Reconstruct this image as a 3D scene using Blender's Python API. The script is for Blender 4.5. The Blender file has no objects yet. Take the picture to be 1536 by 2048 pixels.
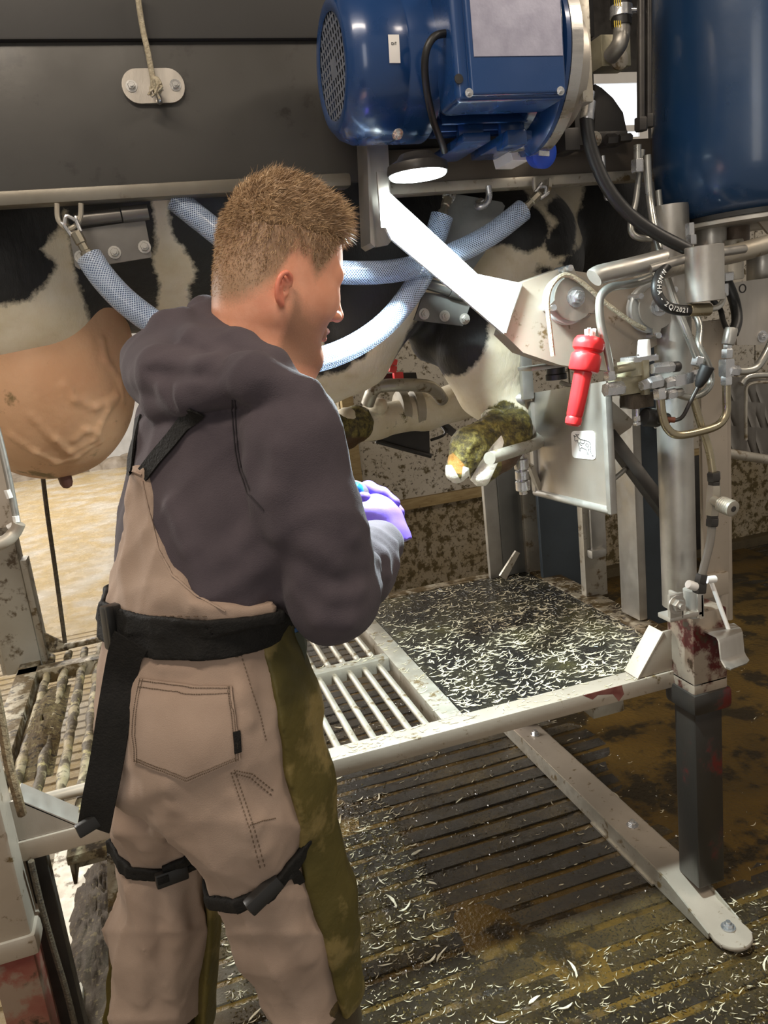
import bpy, bmesh, math, random
import numpy as np
from mathutils import Vector, Matrix, Euler
random.seed(7); rng = np.random.default_rng(11)
S = bpy.context.scene
COL = S.collection
V = Vector

# ------------------------------------------------------------------ camera
FOC, IW, IH = 1560.0, 1536.0, 2048.0
yaw, pit, rol = math.radians(16), math.radians(12.8), math.radians(6.4)
CF = V((math.sin(yaw)*math.cos(pit), math.cos(yaw)*math.cos(pit), -math.sin(pit)))
_r0 = V((math.cos(yaw), -math.sin(yaw), 0)); _u0 = _r0.cross(CF)
CR = math.cos(rol)*_r0 - math.sin(rol)*_u0
CU = math.sin(rol)*_r0 + math.cos(rol)*_u0
CC = V((0, 0, 1.5))
cd = bpy.data.cameras.new('camera'); cam = bpy.data.objects.new('camera', cd); COL.objects.link(cam)
cd.sensor_fit = 'VERTICAL'; cd.sensor_height = 36.0; cd.lens = FOC/IH*36.0; cd.clip_start = 0.05
cam.matrix_world = Matrix(((CR.x, CU.x, -CF.x, CC.x), (CR.y, CU.y, -CF.y, CC.y), (CR.z, CU.z, -CF.z, CC.z), (0, 0, 0, 1)))
S.camera = cam

# ------------------------------------------------------------------ world, lights, exposure
S.view_settings.view_transform = 'Standard'; S.view_settings.look = 'None'
S.view_settings.gamma = 1.0; S.view_settings.use_curve_mapping = False
S.view_settings.exposure = 0.0
w = bpy.data.worlds.new('world'); S.world = w; w.use_nodes = True
w.node_tree.nodes['Background'].inputs[0].default_value = (1.0, 0.93, 0.84, 1)
w.node_tree.nodes['Background'].inputs[1].default_value = 0.34

def area(name, loc, aim, size, sizey, power, col):
    l = bpy.data.lights.new(name, 'AREA'); l.shape = 'RECTANGLE'; l.size = size; l.size_y = sizey
    l.energy = power; l.color = col
    o = bpy.data.objects.new(name, l); COL.objects.link(o); o.location = loc
    o.rotation_euler = (V(aim)-V(loc)).to_track_quat('-Z', 'Y').to_euler(); return o
area('hall_lamp', (-0.55, 0.15, 3.3), (0.35, 1.5, 1.2), 1.5, 0.22, 44, (1, 0.87, 0.72))
area('aisle_lamp', (2.4, 0.1, 3.3), (1.4, 1.7, 0.6), 1.5, 0.22, 38, (1, 0.87, 0.72))
area('front_fill', (-1.3, -2.4, 1.9), (0.5, 1.5, 1.3), 0.8, 2.2, 20, (1, 0.95, 0.88))  # added fill light behind the camera, for front light and highlights; no real doorway
area('door_daylight', (-3.6, 5.2, 3.2), (-1.0, 5.0, 0.0), 2.4, 3.0, 480, (1, 0.96, 0.90))
area('yard_daylight', (-1.5, 9.5, 3.4), (-1.2, 9.0, 0.0), 3.0, 4.0, 400, (1, 0.95, 0.86))

# ------------------------------------------------------------------ pixel -> point on a plane of the scene
def ray(x, y): return CF + CR*((x-IW/2)/FOC) - CU*((y-IH/2)/FOC)
def at(x, y, Y): r = ray(x, y); return CC + r*(Y/r.y)
def atz(x, y, Z): r = ray(x, y); return CC + r*((Z-CC.z)/r.z)
def atx(x, y, X): r = ray(x, y); return CC + r*(X/r.x)
def pix(p):
    d = V(p)-CC; z = d.dot(CF); return IW/2+FOC*d.dot(CR)/z, IH/2-FOC*d.dot(CU)/z

# ------------------------------------------------------------------ materials
def nd(nt, t, **kw):
    n = nt.nodes.new(t)
    for k, v in kw.items():
        if k in n.inputs: n.inputs[k].default_value = v
        else: setattr(n, k, v)
    return n
def ramp(nt, fac, stops):
    r = nt.nodes.new('ShaderNodeValToRGB'); e = r.color_ramp.elements
    while len(e) < len(stops): e.new(0.5)
    for i, (p, c) in enumerate(stops):
        e[i].position = p; e[i].color = (*c, 1) if len(c) == 3 else c
    nt.links.new(fac, r.inputs[0]); return r
def g3(v): return (v, v, v)
def M(name, col, rough=0.5, metal=0.0, col2=None, vs=6.0, bump=0.0, bs=60.0, dirt=None, dirt2=None, rvar=0.0, stretch=None, coat=0.0, sheen=0.0, sss=0.0, spec=0.5):
    """procedural principled material; dirt = (colour, coverage 0-1, scale)"""
    m = bpy.data.materials.new(name); m.use_nodes = True; nt = m.node_tree
    b = nt.nodes['Principled BSDF']; L = nt.links.new
    tc = nd(nt, 'ShaderNodeTexCoord'); co = tc.outputs['Object']
    if stretch:
        mp = nd(nt, 'ShaderNodeMapping'); mp.inputs['Scale'].default_value = stretch; L(co, mp.inputs[0]); co2 = mp.outputs[0]
    else: co2 = co
    def noise(scale, detail=4.0, c=co, rough=0.55):
        n = nd(nt, 'ShaderNodeTexNoise', Scale=scale, Detail=detail, Roughness=rough); L(c, n.inputs['Vector']); return n.outputs['Fac']
    b.inputs['Roughness'].default_value = rough; b.inputs['Metallic'].default_value = metal
    b.inputs['Specular IOR Level'].default_value = spec
    if coat: b.inputs['Coat Weight'].default_value = coat; b.inputs['Coat Roughness'].default_value = 0.12
    if sheen: b.inputs['Sheen Weight'].default_value = sheen; b.inputs['Sheen Roughness'].default_value = 0.5
    if sss: b.inputs['Subsurface Weight'].default_value = sss; b.inputs['Subsurface Radius'].default_value = (0.02, 0.008, 0.004); b.inputs['Subsurface Scale'].default_value = 0.4
    c2 = col2 if col2 else tuple(min(1, x*0.8) for x in col)
    nz = noise(vs, 5.0, co2)
    r = ramp(nt, nz, [(0.33, col), (0.68, c2)]); out = r.outputs[0]
    rout = None
    if rvar:
        rr = ramp(nt, noise(vs*3.1, 4.0, co2), [(0.3, g3(max(0.03, rough-rvar))), (0.7, g3(min(1, rough+rvar)))]); rout = rr.outputs[0]
    for d in (dirt, dirt2):
        if not d: continue
        dc, cov, sc = d
        n1 = noise(sc, 6.0, co, 0.65)
        mk = ramp(nt, n1, [(0.69-0.32*cov, g3(0)), (0.77-0.32*cov, g3(1))]) if cov >= 0 else None
        mx = nd(nt, 'ShaderNodeMix', data_type='RGBA'); L(mk.outputs[0], mx.inputs[0]); L(out, mx.inputs[6]); mx.inputs[7].default_value = (*dc, 1); out = mx.outputs[2]
        if metal:
            mm = nd(nt, 'ShaderNodeMath', operation='MULTIPLY_ADD'); L(mk.outputs[0], mm.inputs[0]); mm.inputs[1].default_value = -metal; mm.inputs[2].default_value = metal; L(mm.outputs[0], b.inputs['Metallic'])
    L(out, b.inputs['Base Color'])
    if rout: L(rout, b.inputs['Roughness'])
    if bump:
        bn = nd(nt, 'ShaderNodeBump', Strength=min(1, bump), Distance=0.004*max(1, bump)); L(noise(bs, 6.0, co2), bn.inputs['Height']); L(bn.outputs[0], b.inputs['Normal'])
    return m

MUCK = (0.10, 0.065, 0.025); SHIT = (0.035, 0.022, 0.01); BLOOD = (0.075, 0.009, 0.008)
m_galv = M('galvanised_steel', (0.46, 0.44, 0.40), 0.42, 0.75, (0.34, 0.32, 0.29), 9, 0.10, 90, rvar=0.12)
m_galvd = M('soiled_galvanised_steel', (0.44, 0.41, 0.35), 0.48, 0.6, (0.33, 0.29, 0.23), 8, 0.15, 90, dirt=(MUCK, 0.42, 24), rvar=0.12)
m_galvm = M('mucky_galvanised_steel', (0.40, 0.36, 0.28), 0.5, 0.4, (0.28, 0.22, 0.14), 12, 0.4, 90, dirt=(MUCK, 0.75, 18), dirt2=(SHIT, 0.5, 34), rvar=0.12)
m_steel = M('stainless_steel', (0.60, 0.58, 0.55), 0.30, 0.9, (0.47, 0.45, 0.42), 5, 0.05, 120, rvar=0.10, stretch=(1, 1, 6))
m_steeld = M('dull_stainless_plate', (0.50, 0.46, 0.41), 0.40, 0.8, (0.38, 0.345, 0.30), 4, 0.06, 120, rvar=0.1, stretch=(3, 1, 1))
m_beige = M('beige_washed_steel', (0.40, 0.34, 0.275), 0.45, 0.35, (0.32, 0.27, 0.215), 4, 0.06, 90, dirt=(MUCK, 0.26, 34), rvar=0.1)
m_zinc = M('zinc_fitting', (0.66, 0.66, 0.66), 0.26, 0.85, (0.48, 0.48, 0.49), 14, 0.05, 160, rvar=0.1)
m_brassy = M('yellow_zinc_pipe', (0.42, 0.36, 0.24), 0.30, 0.85, (0.30, 0.26, 0.18), 10, 0.03, 100, rvar=0.08)
m_pipe = M('grey_steel_pipe', (0.50, 0.49, 0.45), 0.32, 0.8, (0.38, 0.37, 0.33), 10, 0.03, 100, rvar=0.08)
m_dark = M('dark_steel', (0.055, 0.05, 0.045), 0.42, 0.5, (0.035, 0.032, 0.03), 10, 0.1, 80, rvar=0.1)
m_bluedark = M('blue_grey_post_steel', (0.06, 0.075, 0.09), 0.40, 0.45, (0.045, 0.055, 0.065), 5, 0.06, 80, dirt=((0.02, 0.018, 0.015), 0.1, 26))
m_leg = M('wet_dark_leg_steel', (0.050, 0.045, 0.040), 0.3, 0.6, (0.05, 0.042, 0.035), 6, 0.06, 60, dirt=(BLOOD, 0.40, 9), stretch=(5, 5, 1))
m_bloody = M('bloodstained_steel', (0.33, 0.27, 0.21), 0.40, 0.35, (0.26, 0.21, 0.16), 6, 0.1, 60, dirt=(BLOOD, 0.74, 12), dirt2=(SHIT, 0.40, 24))
m_redleg = M('red_smeared_leg_steel', (0.17, 0.030, 0.022), 0.42, 0.25, (0.25, 0.13, 0.09), 7, 0.15, 70, dirt=(SHIT, 0.45, 14), dirt2=((0.20, 0.14, 0.10), 0.5, 8))
m_black = M('black_rubber', (0.016, 0.015, 0.014), 0.45, 0, (0.010, 0.010, 0.010), 12, 0.1, 90)
m_blackp = M('black_plastic', (0.02, 0.019, 0.018), 0.35, 0, (0.013, 0.013, 0.013), 12, 0.03, 90)
m_red = M('red_plastic', (0.60, 0.022, 0.024), 0.30, 0, (0.50, 0.016, 0.018), 8, 0.03, 60, spec=0.5)
m_pink = M('coral_red_clip_plastic', (0.85, 0.07, 0.07), 0.35, 0, (0.75, 0.05, 0.06), 8)
m_white = M('white_sticker_print', (0.74, 0.72, 0.69), 0.5, 0, (0.66, 0.63, 0.60), 5)
m_ink = M('black_ink', (0.03, 0.03, 0.03), 0.6)
m_letter = M('white_print', (0.80, 0.80, 0.78), 0.6)
m_rope = M('braided_rope', (0.42, 0.37, 0.27), 0.85, 0, (0.26, 0.22, 0.15), 150, 0.8, 260)
m_ropeb = M('grimy_rope', (0.10, 0.075, 0.045), 0.8, 0, (0.04, 0.03, 0.02), 120, 0.8, 220)
m_blue = M('gloss_blue_enamel', (0.010, 0.045, 0.150), 0.28, 0.1, (0.008, 0.037, 0.125), 4, 0.05, 45, coat=0.5, rvar=0.06)
m_bluefin = M('rough_blue_casting', (0.010, 0.045, 0.16), 0.42, 0.1, (0.008, 0.034, 0.12), 4, 0.2, 70)  # rougher casting blue for the stator body and fins
m_tank = M('dark_blue_tank_enamel', (0.009, 0.038, 0.100), 0.30, 0.1, (0.007, 0.030, 0.080), 3, 0.12, 26, coat=0.4, rvar=0.06)
m_plate = M('brushed_label_foil', (0.42, 0.41, 0.50), 0.35, 0.6, (0.32, 0.31, 0.39), 30, 0.05, 120)

# ------------------------------------------------------------------ mesh helpers
class B:
    def __init__(s): s.bm = bmesh.new()
    def box(s, c, size, rot=None):
        mt = Matrix.Translation(V(c))
        if rot is not None: mt = mt @ (rot.to_4x4() if isinstance(rot, Matrix) else Euler(rot).to_matrix().to_4x4())
        bmesh.ops.create_cube(s.bm, size=1.0, matrix=mt @ Matrix.Diagonal((*size, 1))); return s
    def box2(s, lo, hi): return s.box([(a+b)/2 for a, b in zip(lo, hi)], [abs(b-a) for a, b in zip(lo, hi)])
    def bar(s, p0, p1, wd, ht, up=(0, 0, 1)):
        p0, p1 = V(p0), V(p1); d = (p1-p0); L = d.length; d.normalize(); x = d.cross(V(up)).normalized(); u = x.cross(d)
        return s.box((p0+p1)/2, (wd, L, ht), Matrix((x, d, u)).transposed())
    def ring(s, c, x, y, r, n):
        return [s.bm.verts.new(V(c)+V(x)*(r*math.cos(2*math.pi*i/n))+V(y)*(r*math.sin(2*math.pi*i/n))) for i in range(n)]
    def skinrings(s, rs, cap=True, closed=False):
        n = len(rs[0]); f = s.bm.faces.new
        for a, b in (zip(rs, rs[1:]+rs[:1]) if closed else zip(rs, rs[1:])):
            for i in range(n): f((a[i], a[(i+1) % n], b[(i+1) % n], b[i]))
        if cap and not closed: f(rs[0][::-1]); f(rs[-1])
        return s
    def lathe(s, o, ax, prof, n=24, cap=True):
        ax = V(ax).normalized(); x = ax.orthogonal().normalized(); y = ax.cross(x)
        return s.skinrings([s.ring(V(o)+ax*h, x, y, max(r, 1e-5), n) for r, h in prof], cap)
    def cyl(s, p0, p1, r, r1=None, n=16):
        p0, p1 = V(p0), V(p1); return s.lathe(p0, p1-p0, [(r, 0), (r if r1 is None else r1, (p1-p0).length)], n)
    def hexn(s, p, ax, r, h):
        ax = V(ax).normalized(); return s.lathe(V(p), ax, [(r*0.93, 0), (r, h*0.1), (r, h*0.88), (r*0.9, h)], 6)
    def tube(s, pts, r, n=10, closed=False, cap=True):
        pts = [V(p) for p in pts]; k = len(pts); rs = []; nx = None
        for i in range(k):
            if closed: t = pts[(i+1) % k]-pts[i-1]
            else: t = pts[min(i+1, k-1)]-pts[max(i-1, 0)]
            t.normalize()
            nx = t.orthogonal().normalized() if nx is None else (nx-t*nx.dot(t)).normalized()
            rr = r[i] if isinstance(r, (list, tuple)) else r
            rs.append(s.ring(pts[i], nx, t.cross(nx), rr, n))
        return s.skinrings(rs, cap, closed)
    def prism(s, pts, d):
        d = V(d); a = [s.bm.verts.new(V(p)) for p in pts]; b = [s.bm.verts.new(V(p)+d) for p in pts]; n = len(a)
        s.bm.faces.new(a[::-1]); s.bm.faces.new(b)
        for i in range(n): s.bm.faces.new((a[i], a[(i+1) % n], b[(i+1) % n], b[i]))
        return s
    def sph(s, c, r, sc=(1, 1, 1), rot=None, u=16, v=10):
        mt = Matrix.Translation(V(c))
        if rot is not None: mt = mt @ (rot.to_4x4() if isinstance(rot, Matrix) else Euler(rot).to_matrix().to_4x4())
        bmesh.ops.create_uvsphere(s.bm, u_segments=u, v_segments=v, radius=r, matrix=mt @ Matrix.Diagonal((*sc, 1))); return s
    def torus(s, c, ax, R, r, n=24, k=8):
        ax = V(ax).normalized(); x = ax.orthogonal().normalized(); y = ax.cross(x)
        return s.tube([V(c)+x*(R*math.cos(2*math.pi*i/n))+y*(R*math.sin(2*math.pi*i/n)) for i in range(n)], r, k, closed=True)
    def ribbon(s, pts, nrm, wd, th):
        """strap: rectangular section swept along pts, flat side facing nrm (one vector or a list)"""
        pts = [V(p) for p in pts]; k = len(pts); rs = []
        for i in range(k):
            t = (pts[min(i+1, k-1)]-pts[max(i-1, 0)]).normalized(); n = V(nrm[i] if isinstance(nrm, list) else nrm)
            n = (n-t*n.dot(t)).normalized(); x = t.cross(n); w_ = (wd[i] if isinstance(wd, (list, tuple)) else wd)/2
            rs.append([s.bm.verts.new(pts[i]+x*a*w_+n*b*th/2) for a, b in ((-1, -1), (1, -1), (1, 1), (-1, 1))])
        return s.skinrings(rs)
def spl(pts, n=6, closed=False):
    """Catmull-Rom through pts"""
    P = [V(p) for p in pts]; out = []; k = len(P)
    for i in range(k if closed else k-1):
        a, b, c, d = (P[(i-1) % k], P[i], P[(i+1) % k], P[(i+2) % k]) if closed else (P[max(i-1, 0)], P[i], P[i+1], P[min(i+2, k-1)])
        for j in range(n):
            t = j/n; out.append(0.5*((2*b)+(c-a)*t+(2*a-5*b+4*c-d)*t*t+(3*b-a-3*c+d)*t**3))
    if not closed: out.append(P[-1])
    return out
def rnd_poly(w_, h_, r, n=5):
    out = []
    for cx, cy, a0 in ((w_/2-r, h_/2-r, 0), (-w_/2+r, h_/2-r, 90), (-w_/2+r, -h_/2+r, 180), (w_/2-r, -h_/2+r, 270)):
        for i in range(n+1):
            a = math.radians(a0+90*i/n); out.append((cx+r*math.cos(a), cy+r*math.sin(a)))
    return out
def thing(name, label, cat, loc=(0, 0, 0), group=None):
    o = bpy.data.objects.new(name, None); o.empty_display_size = 0.05; COL.objects.link(o); o.location = loc
    o['label'] = label; o['category'] = cat
    if group: o['group'] = group
    return o
def wloc(o):
    v = V(o.location)
    while o.parent: o = o.parent; v = v+V(o.location)
    return v
def put(o, parent=None, origin=None):
    """link; shift the mesh so that the object's own origin sits at its parent's (or at origin)"""
    COL.objects.link(o)
    if parent is not None: base = wloc(parent); o.parent = parent; o.data.transform(Matrix.Translation(-base))
    elif origin is not None: o.data.transform(Matrix.Translation(-V(origin))); o.location = origin
    return o
def obj(name, b, m, parent=None, bevel=0.0, seg=2, origin=None, label=None, cat=None, group=None, kind=None, ang=38, smooth=True):
    bm = b.bm if isinstance(b, B) else b
    if bevel:
        es = [e for e in bm.edges if len(e.link_faces) == 2 and e.calc_face_angle(0) > math.radians(35)]
        bmesh.ops.bevel(bm, geom=es, offset=bevel, segments=seg, affect='EDGES', profile=0.6, clamp_overlap=True)
    bmesh.ops.recalc_face_normals(bm, faces=bm.faces)
    me = bpy.data.meshes.new(name); bm.to_mesh(me); bm.free()
    if smooth:
        me.polygons.foreach_set('use_smooth', [True]*len(me.polygons)); me.set_sharp_from_angle(angle=math.radians(ang))
    if m: me.materials.append(m)
    o = bpy.data.objects.new(name, me); put(o, parent, origin)
    if label: o['label'] = label
    if cat: o['category'] = cat
    if group: o['group'] = group
    if kind: o['kind'] = kind
    return o
def pbox(b, x0, y0, x1, y1, Y, d, top=None):
    """box whose front face, at depth Y, covers the given pixel rectangle; d = thickness away from the camera"""
    xm, ym = (x0+x1)/2, (y0+y1)/2
    return b.box2((at(x0, ym, Y).x, Y, at(xm, y1, Y).z), (at(x1, ym, Y).x, Y+d, at(xm, y0, Y).z))
def ppoly(b, pts, Y, d): return b.prism([at(x, y, Y) for x, y in pts], (0, d, 0))
def dupl(o, offset, parent=None):
    c = o.copy(); COL.objects.link(c); c.location = V(o.location)+V(offset)
    if parent is not None: c.parent = parent
    for ch in list(o.children):
        k = ch.copy(); COL.objects.link(k); k.parent = c
        for g in list(ch.children):
            q = g.copy(); COL.objects.link(q); q.parent = k
    return c
# ================================================================== SETTING
def floor_material():
    m = bpy.data.materials.new('wet_grooved_concrete'); m.use_nodes = True; nt = m.node_tree; L = nt.links.new; b = nt.nodes['Principled BSDF']
    co = nd(nt, 'ShaderNodeTexCoord').outputs['Object']
    def nz(s, d=5, r=.6):
        n = nd(nt, 'ShaderNodeTexNoise', Scale=s, Detail=d, Roughness=r); L(co, n.inputs['Vector']); return n.outputs['Fac']
    base = ramp(nt, nz(3.2), [(0.32, (0.012, 0.0085, 0.004)), (0.50, (0.034, 0.023, 0.008)), (0.64, (0.085, 0.055, 0.013)), (0.80, (0.13, 0.092, 0.034))])
    grit = ramp(nt, nz(150, 3, .7), [(0.52, g3(0)), (0.60, g3(1))])
    mx = nd(nt, 'ShaderNodeMix', data_type='RGBA'); L(grit.outputs[0], mx.inputs[0]); L(base.outputs[0], mx.inputs[6]); mx.inputs[7].default_value = (0.018, 0.013, 0.008, 1)
    # daylight painted into the colour: the floor turns paler towards the left
    sep = nd(nt, 'ShaderNodeSeparateXYZ'); L(co, sep.inputs[0])
    mr = nd(nt, 'ShaderNodeMapRange', clamp=True); L(sep.outputs['X'], mr.inputs[0]); mr.inputs[1].default_value = 0.1; mr.inputs[2].default_value = -0.5; mr.inputs[3].default_value = 0; mr.inputs[4].default_value = 1
    pale = ramp(nt, nz(1.3, 6), [(0.38, (0.40, 0.35, 0.28)), (0.55, (0.34, 0.24, 0.10)), (0.7, (0.42, 0.38, 0.33))])
    mx2 = nd(nt, 'ShaderNodeMix', data_type='RGBA'); L(mr.outputs[0], mx2.inputs[0]); L(mx.outputs[2], mx2.inputs[6]); L(pale.outputs[0], mx2.inputs[7]); L(mx2.outputs[2], b.inputs['Base Color'])
    rr = ramp(nt, nz(9, 5), [(0.35, g3(0.07)), (0.62, g3(0.36))]); L(rr.outputs[0], b.inputs['Roughness'])
    b.inputs['Specular IOR Level'].default_value = 0.55
    bp = nd(nt, 'ShaderNodeBump', Strength=1.0, Distance=0.009); L(nz(95, 6, .8), bp.inputs['Height'])
    bp2 = nd(nt, 'ShaderNodeBump', Strength=0.35, Distance=0.012); L(nz(24, 5, .65), bp2.inputs['Height']); L(bp.outputs[0], bp2.inputs['Normal']); L(bp2.outputs[0], b.inputs['Normal'])
    return m
b = B(); prof = []
y = 0.2
while y < 4.6: prof += [(y, 0), (y+0.050, 0), (y+0.054, -0.007), (y+0.068, -0.007)]; y += 0.072
prof += [(y, 0), (14.5, 0)]
rows = [[b.bm.verts.new((x, py, pz)) for py, pz in prof] for x in (-7, 6)]
for i in range(len(prof)-1): b.bm.faces.new((rows[0][i], rows[1][i], rows[1][i+1], rows[0][i+1]))
obj('floor', b, floor_material(), kind='structure', smooth=False)
m_slurry = M('amber_slurry', (0.105, 0.060, 0.012), 0.12, 0, (0.055, 0.034, 0.010), 3, 1.2, 70, dirt=((0.02, 0.014, 0.007), 0.62, 5))
b = B(); nx_, ny_ = 110, 120; g_ = []
for i in range(nx_+1):
    x = -.30+3.6*i/nx_; g_.append([])
    for j in range(ny_+1):
        y = .3+4.2*j/ny_; h_ = (math.sin(5.1*x+2.3*y+1)+math.sin(-3.7*x+6.9*y)+math.sin(9.3*x+4.1*y+2)+.6*math.sin(17*x-13*y)+.5*math.sin(23*x+19*y+1))/4.1
        g_[-1].append(b.bm.verts.new((x, y, -.0030+.0052*h_+.0060*max(0, min(1, (x-1.12)/.3)))))
for i in range(nx_):
    for j in range(ny_): b.bm.faces.new((g_[i][j], g_[i+1][j], g_[i+1][j+1], g_[i][j+1]))
obj('slurry_film', b, m_slurry, kind='stuff', label='amber slurry lying in the floor grooves', cat='slurry')
m_ceil = M('dim_shed_roof', (0.16, 0.14, 0.12), 0.8, 0, (0.10, 0.09, 0.08), 2)
b = B(); b.box2((-1.3, -2.0, 3.6), (6, 4.4, 3.7)); obj('ceiling', b, m_ceil, kind='structure')
# back wall: white board above a timber rail, rough concrete below
m_board = M('splashed_white_board', (0.56, 0.52, 0.45), 0.5, 0, (0.47, 0.42, 0.34), 3, 0.2, 60, dirt=((0.10, 0.075, 0.03), 0.44, 22), dirt2=((0.05, 0.035, 0.02), 0.38, 60))
m_conc = M('splattered_concrete', (0.34, 0.29, 0.21), 0.7, 0, (0.27, 0.21, 0.12), 6, 0.6, 70, dirt=((0.085, 0.06, 0.018), 0.62, 24), dirt2=((0.06, 0.04, 0.015), 0.45, 60))
m_rail = M('yellowed_timber', (0.36, 0.27, 0.13), 0.6, 0, (0.25, 0.17, 0.07), 14, 0.2, 60, dirt=(MUCK, 0.2, 20), stretch=(1, 6, 6))
wb = B(); wb.box2((0.92, 3.80, 0.0), (6, 3.95, 3.6)); wall = obj('wall_back', wb, m_conc, kind='structure')
def wallpart(n, lo, hi, m): b = B(); b.box2(lo, hi); return obj(n, b, m, wall, 0.004)
for i in range(4): wallpart('board', (0.985+i*1.22, 3.775, 0.655), (0.985+i*1.22+1.21, 3.80, 1.95), m_board)
wallpart('rail', (0.985, 3.755, 0.60), (5.9, 3.80, 0.655), m_rail)
wallpart('corner_post', (0.925, 3.755, 0.0), (0.985, 3.80, 1.9), m_rail)
wallpart('dark_upper_panel', (0.92, 3.77, 1.96), (5.9, 3.80, 3.6), m_dark)
for i in range(5): wallpart('upright', (2.95+i*0.62, 3.745, 0.0), (3.03+i*0.62, 3.80, 0.62), m_dark)
b = B(); b.box2((0.92, 3.74, 0.0), (6, 3.80, 0.055)); obj('baseboard_back', b, M('wall_foot_grime', (0.10, 0.075, 0.035), 0.6, 0, (0.055, 0.04, 0.02), 9, 0.7, 50), kind='structure')
m_far = M('pale_rough_concrete', (0.50, 0.48, 0.46), 0.8, 0, (0.38, 0.36, 0.34), 5, 0.5, 18)
b = B(); b.box2((-7, 13.2, 0), (3, 13.5, 4)); obj('wall_far', b, m_far, kind='structure')
b = B()
for i in range(60):
    t = i/59; b.sph((-6.5+9*t+random.uniform(-.1, .1), 12.6+random.uniform(-.3, .3), 0.0), random.uniform(.12, .3), (1.3, 1, random.uniform(.3, .75)), u=8, v=6)
obj('muck_windrow', b, M('grey_muck', (0.22, 0.18, 0.14), 0.6, 0, (0.12, 0.09, 0.06), 8, 0.8, 14), kind='stuff', label='low ridge of grey muck along the far wall', cat='muck')
b = B(); b.box2((-7.1, -2, 0), (-7, 13.4, 4)); obj('wall_left', b, m_far, kind='structure')
# small bright window high on the back wall, seen between the motor and the tank
def emit(name, c, s):
    m = bpy.data.materials.new(name); m.use_nodes = True; bs = m.node_tree.nodes['Principled BSDF']
    bs.inputs['Base Color'].default_value = (*c, 1); bs.inputs['Emission Color'].default_value = (*c, 1); bs.inputs['Emission Strength'].default_value = s; return m
p, q = at(1180, 170, 3.74), at(1275, 275, 3.74)
b = B(); b.box2((p.x, 3.735, q.z), (q.x, 3.75, p.z)); win = obj('window_1', b, emit('bright_overcast_pane', (0.86, 0.92, 1.0), 1.3), kind='structure')
b = B(); b.box2((p.x-.05, 3.72, q.z-.05), (p.x, 3.76, p.z+.05)); b.box2((q.x, 3.72, q.z-.05), (q.x+.05, 3.76, p.z+.05)); b.box2((p.x, 3.72, p.z), (q.x, 3.76, p.z+.05)); b.box2((p.x, 3.72, q.z-.05), (q.x, 3.76, q.z)); obj('window_frame', b, m_white, win)
b = B(); b.box2((p.x, 3.722, (p.z+q.z)/2-.1), (q.x, 3.738, (p.z+q.z)/2-.07)); obj('window_bar', b, m_white, win)

# ================================================================== TRIMMING CRUSH (welded frame)
crush = thing('trimming_crush', 'welded grey steel hoof trimming crush with standing platform, posts and dark side panel', 'cattle crush', (0.4, 2.0, 0))
def cp(name, b, m, bev=0.003, label=None, parent=None, seg=2): return obj(name, b, m, parent or crush, bev, seg, label=label)
def cbox(name, lo, hi, m, bev=0.003, label=None, parent=None): b = B(); b.box2(lo, hi); return cp(name, b, m, bev, label, parent)
ZT = 0.63
cbox('front_rail', (-0.40, 1.495, 0.588), (1.14, 1.55, ZT), m_beige)
b = B(); b.prism([(.86, 1.4945, .629), (.965, 1.4945, .629), (.97, 1.4945, .605), (.955, 1.4945, .590), (.94, 1.4945, .612), (.90, 1.4945, .620), (.885, 1.4945, .612), (.87, 1.4945, .622)], (0, .0008, 0)); cp('blood_smear', b, M('dried_blood', (.10, .02, .015), .5, 0, (.16, .06, .045), 40), 0, 'red blood smear on the front rail')
cbox('rear_rail', (-0.50, 2.42, 0.585), (1.27, 2.47, ZT), m_galvm)
cbox('side_rail', (1.19, 1.50, 0.585), (1.265, 2.45, ZT), m_galvm)
cbox('side_rail', (-0.50, 1.55, 0.585), (-0.44, 2.6, ZT), m_galvm)
cbox('inner_rail', (0.525, 1.55, 0.575), (0.578, 2.42, ZT), m_galvd)
cbox('cross_bar', (-0.18, 1.945, 0.59), (0.525, 1.985, ZT), m_galvd)
cbox('inner_rail', (-0.185, 1.55, 0.575), (-0.145, 2.42, ZT), m_galvm)
cbox('under_beam', (0.58, 1.95, 0.54), (1.2, 2.0, 0.60), m_dark)
cbox('foot_bracket', (0.90, 1.52, 0.545), (0.985, 1.60, 0.588), m_galvd)
# grate bars
b = B(); b.cyl((0.495, 1.56, 0.612), (0.495, 2.41, 0.612), 0.0085, n=10); g0 = cp('grate_bar', b, m_galvd, 0)
for i in range(1, 15): c = g0.copy(); COL.objects.link(c); c.location.x -= 0.0425*i
def mucky_bar(x, s):
    b = B(); n = 26; R = random.Random(s)
    pts = [(x+R.uniform(-.002, .002), 1.56+i*(2.58-1.56)/n, 0.610+R.uniform(-.001, .003)) for i in range(n+1)]
    b.tube(pts, [0.0105+(R.random()**2)*0.0045*(1.2 if 4 < i < 22 else 0.3) for i in range(n+1)], 10); return b
m_muckbar = M('manure_caked_bar', (0.36, 0.30, 0.19), 0.6, 0.15, (0.17, 0.12, 0.05), 16, 0.8, 90, dirt=((0.06, 0.04, 0.018), 0.72, 20), dirt2=((0.30, 0.24, 0.10), 0.4, 32))
for i, x in enumerate((-0.415, -0.365, -0.315, -0.268, -0.218)): cp('grate_bar', mucky_bar(x, i), m_muckbar, 0, 'manure caked grate bar')
b = B(); b.cyl(atz(92, 1597, .635), atz(178, 1575, .635), 0.012); cp('cross_tube', b, m_beige, 0)
b = B(); b.tube(spl([atz(100, 1300, .64), atz(160, 1287, .65), atz(200, 1278, .66)], 4), 0.010); cp('rear_tube', b, m_galvm, 0)
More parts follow.
